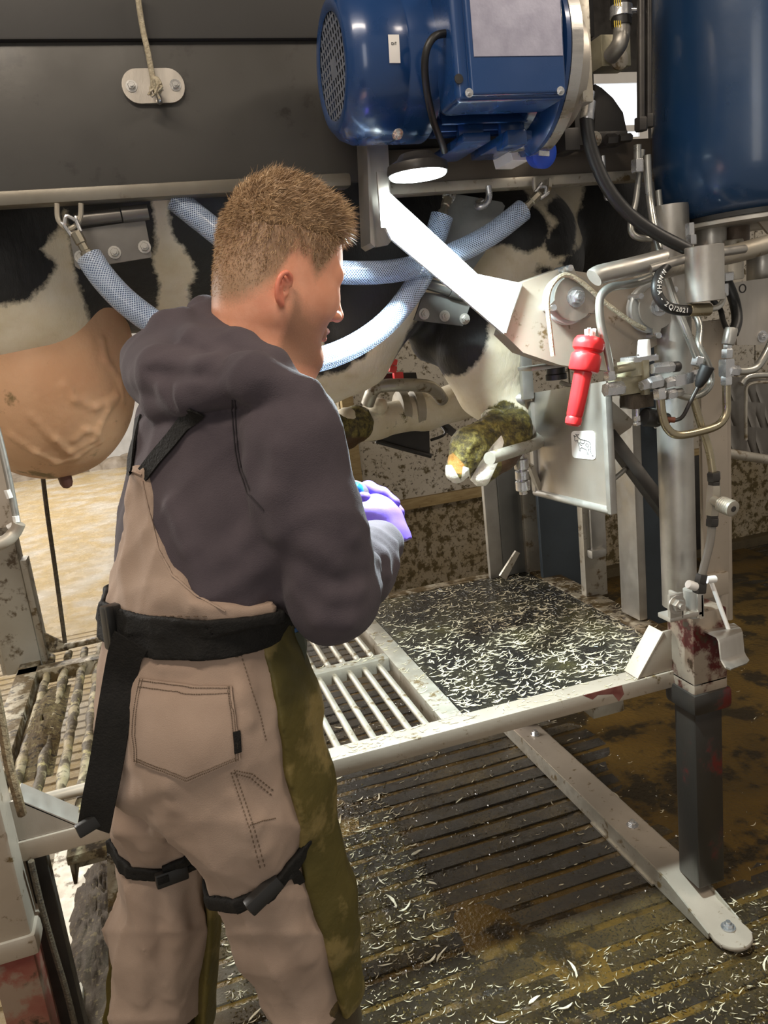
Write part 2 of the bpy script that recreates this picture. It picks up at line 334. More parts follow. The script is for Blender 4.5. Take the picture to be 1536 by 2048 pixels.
# right hand leg, sleeve, foot skid
XL = at(1394, 1600, 1.43).x
cbox('leg', (XL, 1.43, 0.06), (XL+0.078, 1.508, 0.60), m_leg, 0.006)
b = B(); b.box2((XL-.008, 1.42, 0.615), (XL+.086, 1.516, 0.80)); cp('leg_sleeve', b, m_bloody, 0.006, 'bloodstained leg sleeve')
b = B(); b.box2((XL-.015, 1.412, 0.545), (XL+.094, 1.524, 0.60)); cp('sleeve_collar', b, m_leg, 0.012, 'dark rounded sleeve collar')
b = B(); b.box2((XL-.008, 1.42, 0.59), (XL+.086, 1.516, 0.63)); cp('sleeve_weld', b, m_bloody, 0.006)
# gusset at the platform corner
b = B(); b.prism([(XL+.0, 1.50, 0.632), (XL-.105, 1.50, 0.632), (XL-.03, 1.50, 0.735), (XL+.0, 1.50, 0.735)], (0, 0.006, 0)); b.box(((XL-.068), 1.525, 0.683), (0.006, 0.055, 0.128), (0, math.atan2(.075, .103), 0)); cp('gusset', b, m_beige, 0.001)
# skid
sx0, sx1 = 1.075, 1.165
b = B()
prof = [(1.30, .020), (1.42, .024), (1.50, .058), (2.46, .058), (2.46, .052), (1.505, .052), (1.42, .014), (1.30, .010)]
b.prism([(sx0, y_, z_) for y_, z_ in prof], (sx1-sx0, 0, 0)); sk = cp('skid', b, m_beige, 0.0015)
for sx in (sx0-.004, sx1): b = B(); b.prism([(sx, 1.34, .004), (sx, 1.34, .020), (sx, 1.50, .056), (sx, 2.46, .056), (sx, 2.46, .004)], (.004, 0, 0)); cp('skid_flange', b, m_galvd, 0.001)
b = B(); b.prism([(sx0-.01, y_, .006) for y_ in (1.55, 1.60, 1.80, 1.85)] + [(sx0-.01, 1.85, .0), (sx0-.01, 1.55, 0)], (.006, 0, 0)); cp('skid_shoe', b, m_galvd, 0)
b = B(); b.lathe((1.12, 1.32, .009), (0, 0, 1), [(.046, 0), (.048, .003), (.048, .009), (.046, .012)], 28); cp('skid_toe', b, m_beige, 0)
def bolt(p, ax, r=0.011, parent=None, m=None):
    b = B(); ax = V(ax).normalized(); p = V(p); b.lathe(p, ax, [(r*1.7, 0), (r*1.7, r*.25)], 14); b.hexn(p+ax*r*.25, ax, r*1.15, r*.85); b.cyl(p+ax*r*1.0, p+ax*r*1.75, r*.58, n=10)
    return obj('bolt', b, m or m_zinc, parent or crush)
for y_, z_ in ((1.335, .022), (1.72, .058), (2.30, .058)): bolt((1.125, y_, z_), (0, 0, 1), .010, sk)
cbox('leg', (1.10, 2.38, 0.058), (1.17, 2.45, 0.60), m_redleg, 0.004, 'red smeared rear leg')
# upright round tube and web plate of the right front post
xa, xb = at(1343, 900, 1.47).x, at(1405, 900, 1.47).x
pr = (xb-xa)/2*0.97; px_ = (xa+xb)/2
b = B(); b.cyl((px_, 1.47+pr, 0.79), (px_, 1.47+pr, 1.70), pr, n=28); cp('round_post', b, m_galv, 0)
b = B(); pbox(b, 1404, 640, 1456, 1160, 1.53, .012); cp('web_plate', b, m_beige)
b = B(); pbox(b, 1398, 1150, 1458, 1195, 1.515, .02); cp('web_plate', b, m_beige)
b = B(); pbox(b, 1400, 1190, 1455, 1300, 1.535, .01); cp('web_plate', b, m_beige)
b = B(); p = at(1452, 800, 1.56); q = at(1448, 1240, 1.56); b.cyl((p.x, 1.56, p.z), (p.x, 1.56, q.z), .010); cp('thin_tube', b, m_beige, 0)
# pin bracket low on the post
yb = 1.405
b = B()
for x0, x1 in ((1340, 1368), (1396, 1409)): pbox(b, x0, 1188, x1, 1236, yb, .010)
pbox(b, 1340, 1228, 1409, 1238, yb, .045); pbox(b, 1362, 1190, 1368, 1238, yb, .045); pbox(b, 1401, 1185, 1409, 1238, yb, .045); brk = cp('pin_bracket', b, m_steeld, 0.003)
bolt(at(1353, 1209, yb), (0, -1, 0), .013, brk, m_steeld)
b = B(); p = at(1384, 1178, 1.43); q = at(1384, 1232, 1.43); b.cyl(p, (p.x, p.y, q.z), .020, n=20); cp('pin_tube', b, m_galv, 0)
# rear uprights that stand on the right hand side rail
def post(x0, y0, x1, y1, Y, d, m, name='upright'): b = B(); pbox(b, x0, y0, x1, y1, Y, d); return cp(name, b, m, 0.004)
post(1284, 640, 1340, 1250, 1.80, .06, m_bluedark); post(1268, 640, 1285, 1243, 1.79, .09, m_galv, 'upright_edge')
b = B(); p = at(1311, 853, 1.797); b.torus(p, (0, 1, 0), .0042, .0015, 12, 6); cp('rivet_ring', b, m_white, 0)
post(1168, 1005, 1212, 1194, 2.06, .03, m_galvd); post(1182, 1000, 1212, 1112, 2.045, .014, m_galv, 'upright_edge')
post(1080, 930, 1172, 1180, 2.30, .02, m_bluedark, 'gate_sheet')
post(1000, 930, 1046, 1150, 2.40, .03, M('grey_channel', (0.20, 0.20, 0.19), .4, .6, (0.15, 0.15, 0.14), 6), 'upright'); post(972, 920, 1000, 1158, 2.405, .02, m_galv, 'upright_edge')
post(1048, 940, 1075, 1148, 2.385, .05, m_galvd, 'upright'); 
b = B(); ppoly(b, [(1000, 1152), (1032, 1102), (1040, 1106), (1012, 1160)], 2.33, .01); cp('latch_bar', b, m_galvd, .001)
b = B(); pbox(b, 1184, 1100, 1213, 1116, 2.03, .05); cp('weld_tab', b, m_galv, .004)
# diagonal brace
b = B(); b.bar(at(1215, 868, 1.70), at(1345, 1042, 1.56), .034, .030, (0, -1, 0)); cp('brace', b, m_dark, .003)
b = B(); b.tube(spl([at(1222, 962, 1.62), at(1240, 948, 1.62), at(1254, 934, 1.66)], 4), .006); cp('loop', b, m_galv, 0)
b = B(); ppoly(b, [(1222, 800), (1268, 842), (1262, 855), (1238, 872), (1222, 872)], 1.76, .01); cp('corner_gusset', b, m_beige, .002)
# left hand posts
lx = at(60, 1750, 1.44)-V((.024, 0, 0))
b = B(); b.box2((lx.x-.085, 1.435, 0.46), (lx.x+.004, 1.52, 1.25)); cp('left_front_post', b, m_beige, 0.006)
b = B(); b.box2((lx.x-.092, 1.428, 0.43), (lx.x+.012, 1.528, 0.475)); cp('sleeve_collar', b, m_beige, 0.010)
b = B(); b.box2((lx.x-.078, 1.442, 0.05), (lx.x-.002, 1.513, 0.45)); cp('leg', b, m_redleg, 0.005, 'red smeared front leg')
b = B(); b.box2((lx.x-.07, 1.56, 0.05), (lx.x+.03, 1.60, 0.60)); cp('leg_brace', b, m_dark, 0.003)
b = B(); b.box2((lx.x-.12, 1.32, 0.0), (lx.x+.0, 2.5, 0.058)); cp('skid', b, m_galvd, 0.004)
b = B(); b.prism([(lx.x, 1.50, 0.632), (lx.x+.11, 1.50, 0.632), (lx.x+.02, 1.50, 0.715), (lx.x, 1.50, 0.715)], (0, 0.006, 0)); cp('gusset', b, m_steeld, 0.001)
b = B(); b.box((lx.x+.063, 1.53, 0.675), (.006, .06, .125), (0, -math.radians(48), 0)); cp('gusset', b, m_steeld, 0.001)
b = B(); p = atz(82, 1320, .63); b.box2((p.x-.105, p.y, .60), (p.x, p.y+.09, 1.30)); lrp = cp('left_rear_post', b, M('mud_splashed_post', (0.36, 0.33, 0.28), .45, .35, (0.28, 0.25, 0.20), 5, .08, 60, dirt=((0.07, 0.045, 0.02), 0.44, 18), rvar=.1), 0.006)
b = B(); b.box2((p.x-.118, p.y+.01, .60), (p.x+.018, p.y+.08, .95)); cp('post_flange', b, m_galvd, 0.004)
b = B()
for s_ in (-1, 1): c_ = p.x-.052; b.prism([(c_+s_*.05, p.y+.04, .63), (c_+s_*.13, p.y+.04, .63), (c_+s_*.13, p.y+.04, .65), (c_+s_*.05, p.y+.04, .72)], (0, .01, 0)); cp('gusset', b, m_galvm, 0.001); b = B()
# ---- dark side panel with its lip, upper panel and shade rail
YB = 1.65
m_panel = M('dark_grey_painted_panel', (0.046, 0.043, 0.038), 0.46, 0.25, (0.036, 0.033, 0.029), 2.2, 0.06, 50, dirt=((0.016, 0.013, 0.010), 0.30, 13), rvar=0.08)
p0, p1 = at(0, 395, YB), at(1290, 352, YB)
XP = at(1188, 160, YB).x
cbox('side_panel', (-1.2, YB, 1.81), (XP, YB+.012, 2.075), m_panel, 0.002, 'dark grey side panel')
cbox('upper_panel', (-1.2, YB-.012, 2.075), (XP, YB+.02, 2.36), M('upper_panel_painted_shade', (0.032, 0.030, 0.028), 0.5, 0.2, (0.026, 0.024, 0.022), 3, .05), 0.004)  # darker tone stands in for the shadow band along the panel top
cbox('shade_rail', (-1.2, YB-.06, 2.30), (XP, YB+.02, 2.42), m_dark, 0.004)  # unseen rail above the view, added to cast shade down the panel
cbox('panel_lip', (-1.2, YB-.030, 1.797), (0.475, YB+.012, 1.824), M('worn_lip_steel', (0.19, 0.175, 0.145), .42, .5, (0.13, 0.115, 0.09), 6, .1, 50, dirt=((0.04, 0.03, 0.015), .2, 9)), 0.008, 'worn steel lip along the panel foot')
cbox('panel_lip', (0.52, YB-.030, 1.775), (1.30, YB+.012, 1.797), m_galvd, 0.006)
cbox('lower_strip', (0.52, YB-.010, 1.797), (1.30, YB+.0, 1.866), M('brown_grey_strip', (0.15, 0.125, 0.10), .45, .4, (0.11, 0.09, 0.07), 5, .06, 50), 0.002)
cbox('weld_bead', (0.80, YB-.016, 1.850), (0.87, YB-.008, 1.856), m_galvd, 0.002)
# rope plate
rp = at(307, 172, YB-.006)
b = B(); b.prism([(rp.x+u, YB-.008, rp.z+v) for u, v in rnd_poly(.114, .060, .0295, 8)], (0, .008, 0)); rpl = cp('rope_plate', b, m_steeld, .0015)
for s_ in (-.040, .040): bolt((rp.x+s_, YB-.008, rp.z), (0, -1, 0), .0062, rpl, m_steel)
b = B(); b.torus((rp.x+.003, YB-.020, rp.z-.018), (1, 0, .2), .014, .005, 18, 8); obj('eye', b, m_steel, rpl)
# vertical hanger that carries the lamp end of the arm plate
b = B(); ppoly(b, [(733, 270), (775, 270), (786, 478), (776, 490), (754, 494), (740, 484)], YB-.085, .012); hg = cp('lamp_hanger', b, m_steeld, .002)
b = B(); ppoly(b, [(733, 270), (737, 270), (750, 494), (741, 486)], YB-.10, .07); obj('hanger_flange', b, m_steeld, hg)
# ================================================================== MOTOR
def axis_x(px, py, R, Y):  # X of a vertical cylinder of radius R whose left outline passes the pixel
    r = ray(px, py); d = Vector((r.x, r.y)).normalized(); return (R+Y*d.x)/d.y
MY, MZ = 1.465, at(664, 136, 1.465).z
XF = at(660, 136, 1.465).x; XE = at(833, 120, 1.465).x; XB = at(1150, 110, 1.305).x-.008; XQ = at(1194, 110, 1.37).x
motor = thing('electric_motor', 'glossy blue electric motor with finned body mounted on dark side panel', 'motor', (XF, MY, MZ))
R = 0.127; ax = (1, 0, 0); o = (XF, MY, MZ)
b = B(); prof = [(.085, .004), (.096, .0), (.105, .003), (.118, .016), (.126, .036), (R, .055), (R+.0006, .100), (R-.0008, .103), (R-.0008, .107), (R+.0006, .110), (R+.001, XE-XF), (R-.004, XE-XF)]
b.lathe(o, ax, prof, 56, cap=False); fc = obj('fan_cover', b, m_blue, motor, ang=50)
bm = bmesh.new(); xs = [-.094]
while xs[-1] < .09: xs += [xs[-1]+.0046, xs[-1]+.0150]
N = len(xs); vs = [[bm.verts.new((XF+.006, MY+yy, MZ+zz)) for zz in xs] for yy in xs]
for i in range(N-1):
    for j in range(N-1):
        cy, cz = (xs[i]+xs[i+1])/2, (xs[j]+xs[j+1])/2; rr = math.hypot(cy, cz)
        if rr < .094 and not (i % 2 == 1 and j % 2 == 1 and .020 < rr < .088): bm.faces.new((vs[i][j], vs[i+1][j], vs[i+1][j+1], vs[i][j+1]))
bmesh.ops.delete(bm, geom=[v for v in bm.verts if not v.link_faces], context='VERTS')
g = obj('fan_grille', bm, M('grey_blue_grille', (.20, .22, .27), .4, .4, (.15, .17, .22), 20), motor, smooth=False); md = g.modifiers.new('s', 'SOLIDIFY'); md.thickness = .0012; md.offset = 0
b = B(); b.lathe((XF+.03, MY, MZ), ax, [(.1, 0), (.1, .002)], 32); obj('fan_disc', b, m_black, motor)
for k in range(6):
    b = B(); b.box((XF+.022, MY+.055*math.cos(k*math.pi/3), MZ+.055*math.sin(k*math.pi/3)), (.014, .07, .004), (k*math.pi/3, 0, 0)); obj('fan_blade', b, m_blackp, motor)
b = B(); b.cyl((XE-.02, MY, MZ), (XB, MY, MZ), .098, n=40); obj('stator_body', b, m_bluefin, motor)
b = B(); b.box(((XE+XB)/2+.005, 0, .106), (XB-XE-.03, .0045, .028)); b.bm.transform(Matrix.Translation((0, MY, MZ)))
fin = obj('cooling_fin', b, m_bluefin, motor, .001)
for k in range(1, 32):
    c = fin.copy(); COL.objects.link(c); c.parent = motor; c.rotation_euler = (k*2*math.pi/32, 0, 0); c.location = (0, 0, 0)
b = B(); b.lathe((XB-.045, MY, MZ), ax, [(.10, 0), (.118, .008), (.122, .025), (.150, .034), (.160, .040), (.160, .048)], 48); obj('end_shield', b, m_blue, motor)
b = B(); b.lathe((XB+.003, MY, MZ), ax, [(.155, 0), (.160, .002), (.160, .024), (.155, .026)], 64); obj('silver_flange', b, m_steel, motor, ang=60, label='silver mounting flange')
b = B(); b.lathe((XB+.029, MY+.01, MZ-.01), ax, [(.150, 0), (.112, .012), (.108, XQ-XB-.05), (.108, XQ-XB-.045)], 48); obj('pump_bell', b, m_steeld, motor)
b = B(); b.box((XQ-.012, MY+.02, MZ+.01), (.024, .20, .20)); obj('pump_plate', b, m_galvd, motor, .006)
# lug with screws at the shield foot, motor feet
b = B(); pbox(b, 1015, 258, 1055, 290, MY-.09, .05); obj('shield_lug', b, m_blue, motor, .004)
for x_ in (.215, .30): b = B(); b.box((XF+x_+.03, MY+.02, MZ-.137), (.055, .16, .016)); b.box((XF+x_+.03, MY-.03, MZ-.117), (.05, .014, .03)); obj('foot', b, m_blue, motor, .003)
b = B(); b.cyl((XF+.33, MY-.045, MZ-.160), (XF+.33, MY-.045, MZ-.148), .016, n=20); obj('foot_washer', b, m_zinc, motor)
for px, py in ((820, 100), (795, 268)):
    p = at(px, py, MY-.11); bolt(p, (0.15, -1, -.35 if py < 200 else -1), .006, fc, m_zinc)
b = B(); p = at(842, 98, MY-.105); b.cyl(p, p+V((.022, 0, 0)), .0065, n=12); obj('fan_screw', b, m_blue, motor)
# terminal box
TY = 1.262
b = B(); pbox(b, 905, -70, 1128, 200, TY+.012, .085); tb = obj('terminal_box', b, m_blue, motor, .012, 4)
b = B(); pbox(b, 934, -64, 1127, 188, TY, .014); lid = obj('terminal_lid', b, m_blue, tb, .005, 3)
b = B(); pbox(b, 942, -50, 1122, 112, TY-.0012, .0016); obj('label_plate', b, m_plate, tb, label='purple grey foil label plate')
for px, py in ((938, 186), (1121, 182)): bolt(at(px, py, TY), (0, -1, 0), .0042, tb, m_zinc)
b = B(); p = at(917, 158, TY+.012); b.lathe(p, (0, -1, 0), [(.0075, 0), (.0075, .002), (.0045, .002)], 14); obj('blind_plug', b, m_black, tb)
b = B(); p = at(901, 70, TY+.045); b.hexn(p+V((.012, 0, 0)), (-1, 0, 0), .021, .022); b.box(p+V((.005, 0, -.002)), (.018, .034, .036)); gl = obj('cable_gland', b, m_black, motor, .002)
b = B(); b.tube(spl([at(899, 66, TY+.045), at(868, 74, TY+.035), at(851, 110, TY+.04), at(852, 170, TY+.07), at(866, 240, TY+.12), at(885, 290, TY+.16), at(889, 304, TY+.17)], 8), .0062, 10); obj('lamp_cable', b, m_black, motor, label='black rubber lamp cable')
# sticker wrapped on the fan cover, plain (no code)
def on_cover(px, py, rr):
    r = ray(px, py); # meet cylinder of radius rr around the motor axis
    a = r.y**2+r.z**2; oy, oz = CC.y-MY, CC.z-MZ; bq = 2*(oy*r.y+oz*r.z); cq = oy*oy+oz*oz-rr*rr
    t = (-bq-math.sqrt(max(0, bq*bq-4*a*cq)))/(2*a); return CC+r*t
b = B(); n = 8
rows = [[b.bm.verts.new(on_cover(776+u*22+v*3, 69+v*57, R+.0016)) for u in (0, 1)] for v in [i/n for i in range(n+1)]]
for i in range(n): b.bm.faces.new((rows[i][0], rows[i][1], rows[i+1][1], rows[i+1][0]))
obj('sticker', b, m_white, motor, label='small pale paper sticker')
def strokes(name, segs, fn, r, m, parent, label=None):
    b = B()
    for s in segs: b.tube([fn(*p) for p in s], r, 5)
    return obj(name, b, m, parent, label=label, kind='stuff')
fs = lambda u, v: on_cover(776+u*22+v*3, 69+v*57, R+.0018)
strokes('sticker_print', [[(.28, .28), (.28, .36), (.42, .36), (.42, .29), (.28, .28)], [(.52, .28), (.52, .36)], [(.66, .27), (.66, .36)], [(.60, .27), (.72, .27)]], fs, .0006, m_ink, motor)

# ================================================================== POWER SOCKET under the flange
sk_ = thing('power_socket', 'blue capped industrial power socket in grey box under motor flange', 'socket', at(1040, 305, 1.50))
b = B(); ppoly(b, [(1016, 283), (1058, 276), (1066, 300), (1060, 320), (1026, 320)], 1.50, .08); obj('socket_box', b, m_white, sk_, .003)
b = B(); ppoly(b, [(1040, 291), (1060, 287), (1058, 308), (1038, 310)], 1.497, .004); obj('socket_face', b, m_zinc, sk_, .001)
b = B(); p = at(1088, 299, 1.47); b.lathe(p+V((0, .03, 0)), (0.1, -1, -.25), [(.026, 0), (.028, .006), (.028, .028), (.020, .034)], 28); obj('blue_cap', b, M('bright_blue_plastic', (0.015, 0.06, 0.42), .35), sk_, label='bright blue cap')
b = B(); b.box(at(1088, 307, 1.432), (.022, .003, .009), (0, 0.1, 0)); obj('cap_label', b, m_zinc, sk_)

# ================================================================== WORK LAMP
LP = at(836, 351, 1.415)
lamp = thing('work_lamp', 'round white LED work lamp glowing under the blue motor', 'lamp', LP)
b = B(); b.lathe(LP+V((0, 0, .002)), (0, 0, 1), [(.054, 0), (.056, .006), (.054, .016), (.036, .026), (.030, .034)], 32); obj('lamp_housing', b, m_dark, lamp)
b = B(); b.lathe(LP, (0, 0, 1), [(.0495, -.003), (.052, .0), (.051, .004)], 32); obj('lamp_lens', b, emit('cool_led_lens', (0.88, 1.0, 1.0), 22), lamp, label='glowing white lens')
b = B(); b.bar(LP+V((.03, 0, .03)), LP+V((.04, .24, .045)), .02, .006); obj('lamp_bracket', b, m_dark, lamp)
l = bpy.data.lights.new('lamp_light', 'AREA'); l.shape = 'DISK'; l.size = .095; l.spread = math.radians(140); l.energy = 50; l.color = (0.80, 0.97, 1.0)
lo = bpy.data.objects.new('lamp_light', l); COL.objects.link(lo); lo.location = LP+V((0, 0, -.006)); lo.rotation_euler = (math.radians(-9), math.radians(4), 0)

# ================================================================== ARM PLATE with pulleys
AY = 1.505
arm = thing('pulley_arm', 'bare steel arm plate slanting from lamp hanger down to two rope pulleys', 'arm', at(1100, 640, AY))
b = B(); ppoly(b, [(757, 362), (778, 384), (955, 548), (1042, 566), (1008, 668), (920, 592), (783, 478), (764, 440)], AY, .010); obj('arm_plate', b, M('satin_bare_steel', (.62, .61, .59), .42, .35, (.54, .53, .50), 5, .05, 100, stretch=(3, 1, 1)), arm, .001, label='slanting arm plate')
b = B(); ppoly(b, [(1042, 566), (1120, 537), (1190, 548), (1330, 560), (1318, 688), (1215, 742), (1120, 730), (1046, 705), (1008, 668)], AY+.006, .05); obj('arm_head', b, m_beige, arm, .004, label='thick arm head')
b = B(); b.tube([at(1042, 568, AY), at(1022, 625, AY-.001), at(1010, 666, AY)], .004, 6); obj('weld_seam', b, m_galv, arm)
b = B(); b.box(at(768, 400, AY-.012), (.022, .006, .10), (0, .03, 0)); obj('end_pad', b, m_steeld, arm, .001)
def pulley(px, py, Y, lugs):
    c = at(px, py, Y); p = obj('pulley', B().lathe(c, (0, -1, 0), [(.050, -.03), (.053, -.027), (.053, -.020), (.044, -.014), (.044, -.012), (.053, -.006), (.053, -.001), (.050, .002)], 40), M('worn_white_sheave', (0.55, 0.56, 0.55), .4, .3, (0.40, 0.40, 0.38), 8, .06, 50) if 'worn_white_sheave' not in bpy.data.materials else bpy.data.materials['worn_white_sheave'], arm)
    b = B(); k = 40; out = []
    for i in range(k):
        a = 2*math.pi*i/k; r = .046
        for la, lr in lugs:
            d = abs((a-math.radians(la)+math.pi) % (2*math.pi)-math.pi)
            if d < .20: r = max(r, lr)
        out.append(c+V((r*math.cos(a)+.008, -.008, r*math.sin(a))))
    b.prism(out, (0, -.005, 0)); obj('cheek_plate', b, m_steeld, p, .001)
    bolt(c+V((.010, -.013, .002)), (0, -1, 0), .0125, p)
    for la, lr in lugs: b = B(); q = c+V((lr*.93*math.cos(math.radians(la))+.008, -.004, lr*.93*math.sin(math.radians(la)))); b.cyl(q+V((0, -.018, 0)), q+V((0, .04, 0)), .0065, n=12); obj('spacer_pin', b, m_zinc, p)
    return c
c1 = pulley(1136, 598, AY-.012, [(100, .066), (195, .060), (330, .064)]); c2 = pulley(1302, 616, AY-.012, [(150, .058), (265, .064), (40, .055)])
rope = thing('hoist_rope', 'braided hoist rope running over the two pulleys of the steel arm', 'rope', c1)
b = B(); b.tube(spl([at(1106, 712, AY-.03), at(1100, 660, AY-.03), at(1095, 605, AY-.03), at(1104, 570, AY-.03), at(1130, 550, AY-.03), at(1165, 566, AY-.03), at(1210, 605, AY-.03), at(1260, 642, AY-.03), at(1290, 658, AY-.03)], 8), .0052, 8); obj('rope_strand', b, m_rope, rope)

# ================================================================== HOOF REST (shield plate, rest bar, hinge)
q00, q01, q10, q11 = at(1064, 786, 1.80), at(1074, 985, 1.80), at(1212, 762, 1.46), at(1222, 1022, 1.46)
def PL(u, v, off=0.0):
    n = (q10-q00).cross(q01-q00).normalized(); p = (q00*(1-u)+q10*u)*(1-v)+(q01*(1-u)+q11*u)*v
    if n.dot(CC-p) < 0: n = -n
    return p+n*off
rest = thing('hoof_rest', 'steel hoof rest with shield plate and round bar under the near front hoof', 'hoof rest', q01)
b = B(); b.prism([PL(0, 0), PL(1, 0), PL(1, 1), PL(0, 1)], PL(0, 0, -.005)-PL(0, 0)); sp = obj('shield_plate', b, m_steeld, rest)
b = B(); b.tube([PL(-.02, 1), PL(.06, 1.0), PL(1, 1)], .0095, 10); obj('frame_tube', b, m_galv, rest)
b = B(); b.bar(PL(1.01, 1.02), PL(1.0, .06), .017, .017, (1, 0, 0)); obj('frame_bar', b, m_galv, rest, .003)
b = B(); b.bar(PL(-.0, .99), PL(-.0, .08), .020, .022, (1, 0, 0)); obj('frame_bar', b, m_galv, rest, .005)
b = B(); pbox(b, 1043, 672, 1066, 800, 1.78, .018); ub = obj('upper_bar', b, m_galv, rest, .006)
b = B(); p = at(1054, 668, 1.78); b.box(p, (.026, .022, .012)); obj('bar_tip', b, m_galv, rest, .004)
b = B(); b.tube(spl([at(979, 917, 1.60), at(1030, 901, 1.68), at(1068, 889, 1.74), at(1080, 881, 1.77), at(1076, 873, 1.79)], 5), .0150, 16); obj('rest_bar', b, m_galvd, rest)
b = B(); b.cyl(at(1004, 800, 1.84), at(1050, 797, 1.81), .020, n=18); obj('round_stub', b, m_galv, rest)
hc = at(1044, 950, 1.76)
for z0, z1, r in ((-.040, -.014, .0185), (-.012, .012, .0175), (.015, .043, .0185)):
    b = B(); b.lathe(hc+V((0, 0, z0)), (0, 0, 1), [(r-.002, 0), (r, .002), (r, z1-z0-.002), (r-.002, z1-z0)], 24); obj('hinge_knuckle', b, m_zinc, rest)
b = B(); b.cyl(hc+V((0, 0, -.05)), hc+V((0, 0, .10)), .010, n=12); obj('hinge_pin', b, m_steel, rest)
b = B(); b.bar(at(1020, 900, 1.80), at(1034, 925, 1.76), .01, .02); obj('hinge_tab', b, m_galvd, rest)
b = B(); b.bar(at(1060, 930, 1.775), at(1078, 978, 1.79), .012, .02, (0, -1, 0)); obj('hinge_tab', b, m_galvd, rest)
# rope sheave stack between bar and red handle
p = at(1110, 715, 1.62)
b = B(); b.lathe(p+V((0, 0, -.014)), (0, 0, 1), [(.022, 0), (.023, .002), (.023, .028), (.020, .028), (.020, .01)], 28); obj('cup', b, m_zinc, rest)
b = B(); pbox(b, 1063, 729, 1150, 737, 1.59, .07); obj('cup_plate', b, m_galv, rest, .002)
b = B(); b.lathe(p+V((0, 0, -.050)), (0, 0, 1), [(.024, 0), (.024, .012), (.021, .014), (.021, .026)], 24); obj('roller', b, m_black, rest)
b = B(); b.tube(spl([at(1122, 765, 1.66), at(1148, 772, 1.62), at(1165, 760, 1.58)], 4), .006, 8); obj('loop', b, m_galv, rest)
# sticker with a line drawing of a cow
b = B(); b.prism([PL(.553+.30*(x_+.5), .375+.232*(.5-y_), .0008) for x_, y_ in rnd_poly(1, 1, .14, 4)], PL(0, 0, .0008)-PL(0, 0)); st = obj('sticker', b, m_white, sp, label='white rounded sticker with a cow drawing')
fp = lambda u, v: PL(.553+.30*u, .375+.232*v, .0018)
cow_lines = [[(.12, .16), (.20, .20), (.26, .16), (.30, .24), (.40, .30), (.55, .33), (.72, .36), (.80, .42), (.82, .58), (.80, .66), (.83, .80)],
             [(.12, .16), (.16, .26), (.15, .34), (.20, .37), (.27, .33), (.30, .45), (.33, .55), (.34, .72), (.38, .73), (.39, .62), (.46, .60), (.55, .64), (.62, .66), (.66, .72), (.66, .84), (.70, .85), (.72, .72), (.74, .62), (.80, .66)],
             [(.42, .31), (.40, .42), (.50, .46), (.58, .40), (.55, .33)], [(.60, .50), (.66, .44), (.74, .50), (.70, .58), (.60, .50)], [(.34, .40), (.38, .50), (.46, .52)], [(.20, .12), (.26, .15)], [(.28, .14), (.34, .13)]]
strokes('sticker_drawing', cow_lines, fp, .0008, m_ink, sp)
strokes('sticker_dot', [[(.87, .86), (.91, .87)]], fp, .0014, m_ink, sp)

# ================================================================== RED HANDLE
h0, h1 = at(1181, 672, 1.40), at(1145, 852, 1.40); hd = (h1-h0); hl = hd.length; k = hl/.172
red = thing('pull_toggle', 'glossy red plastic pull toggle with two collars and white rope stub on top', 'handle', h0)
b = B(); b.lathe(h0, hd, [(.012, .0), (.026, .003), (.0305, .010), (.0315, .018), (.0305, .026), (.025, .031), (.0245, .034), (.029, .037), (.0305, .042), (.0305, .066), (.0285, .070), (.0185, .072), (.0180, .080), (.0172, .12), (.0165, hl-.022), (.0150, hl-.019), (.0168, hl-.014), (.0160, hl-.004), (.012, hl)], 36); obj('grip', b, m_red, red)
for i in range(7):
    a = i*2*math.pi/7; b = B(); b.tube(spl([h0+V((.007*math.cos(a), .007*math.sin(a), -.004)), h0+V((.008*math.cos(a), .008*math.sin(a), .006)), h0+V((.009*math.cos(a+.3), .009*math.sin(a+.3), .013+.003*math.sin(i*2.1)))], 3), .0035, 6); obj('rope_strand', b, M('white_rope_stub', (.75, .70, .64), .8, bump=.3) if i == 0 else bpy.data.materials['white_rope_stub'], red)

# ================================================================== TANK
TR, TYc = 0.20, 1.50; TX = axis_x(1301, 200, TR, TYc); TZ = at(1440, 418, 1.36).z
tank = thing('pressure_tank', 'big dark blue cylindrical hydraulic tank at the right edge', 'tank', (TX, TYc, TZ))
b = B(); b.lathe((TX, TYc, TZ), (0, 0, 1), [(.155, .0), (.170, .012), (.188, .05), (.197, .085), (TR, .13), (TR, .75)], 72); obj('tank_shell', b, m_tank, tank, ang=60)
b = B(); b.lathe((TX, TYc, TZ), (0, 0, 1), [(.150, -.012), (.156, -.010), (.156, .0), (.150, .003)], 64); obj('tank_foot', b, m_black, tank)
b = B(); b.lathe((TX, TYc, TZ-.024), (0, 0, 1), [(.176, 0), (.180, .002), (.180, .009), (.176, .011)], 72); obj('base_flange', b, m_galv, tank)
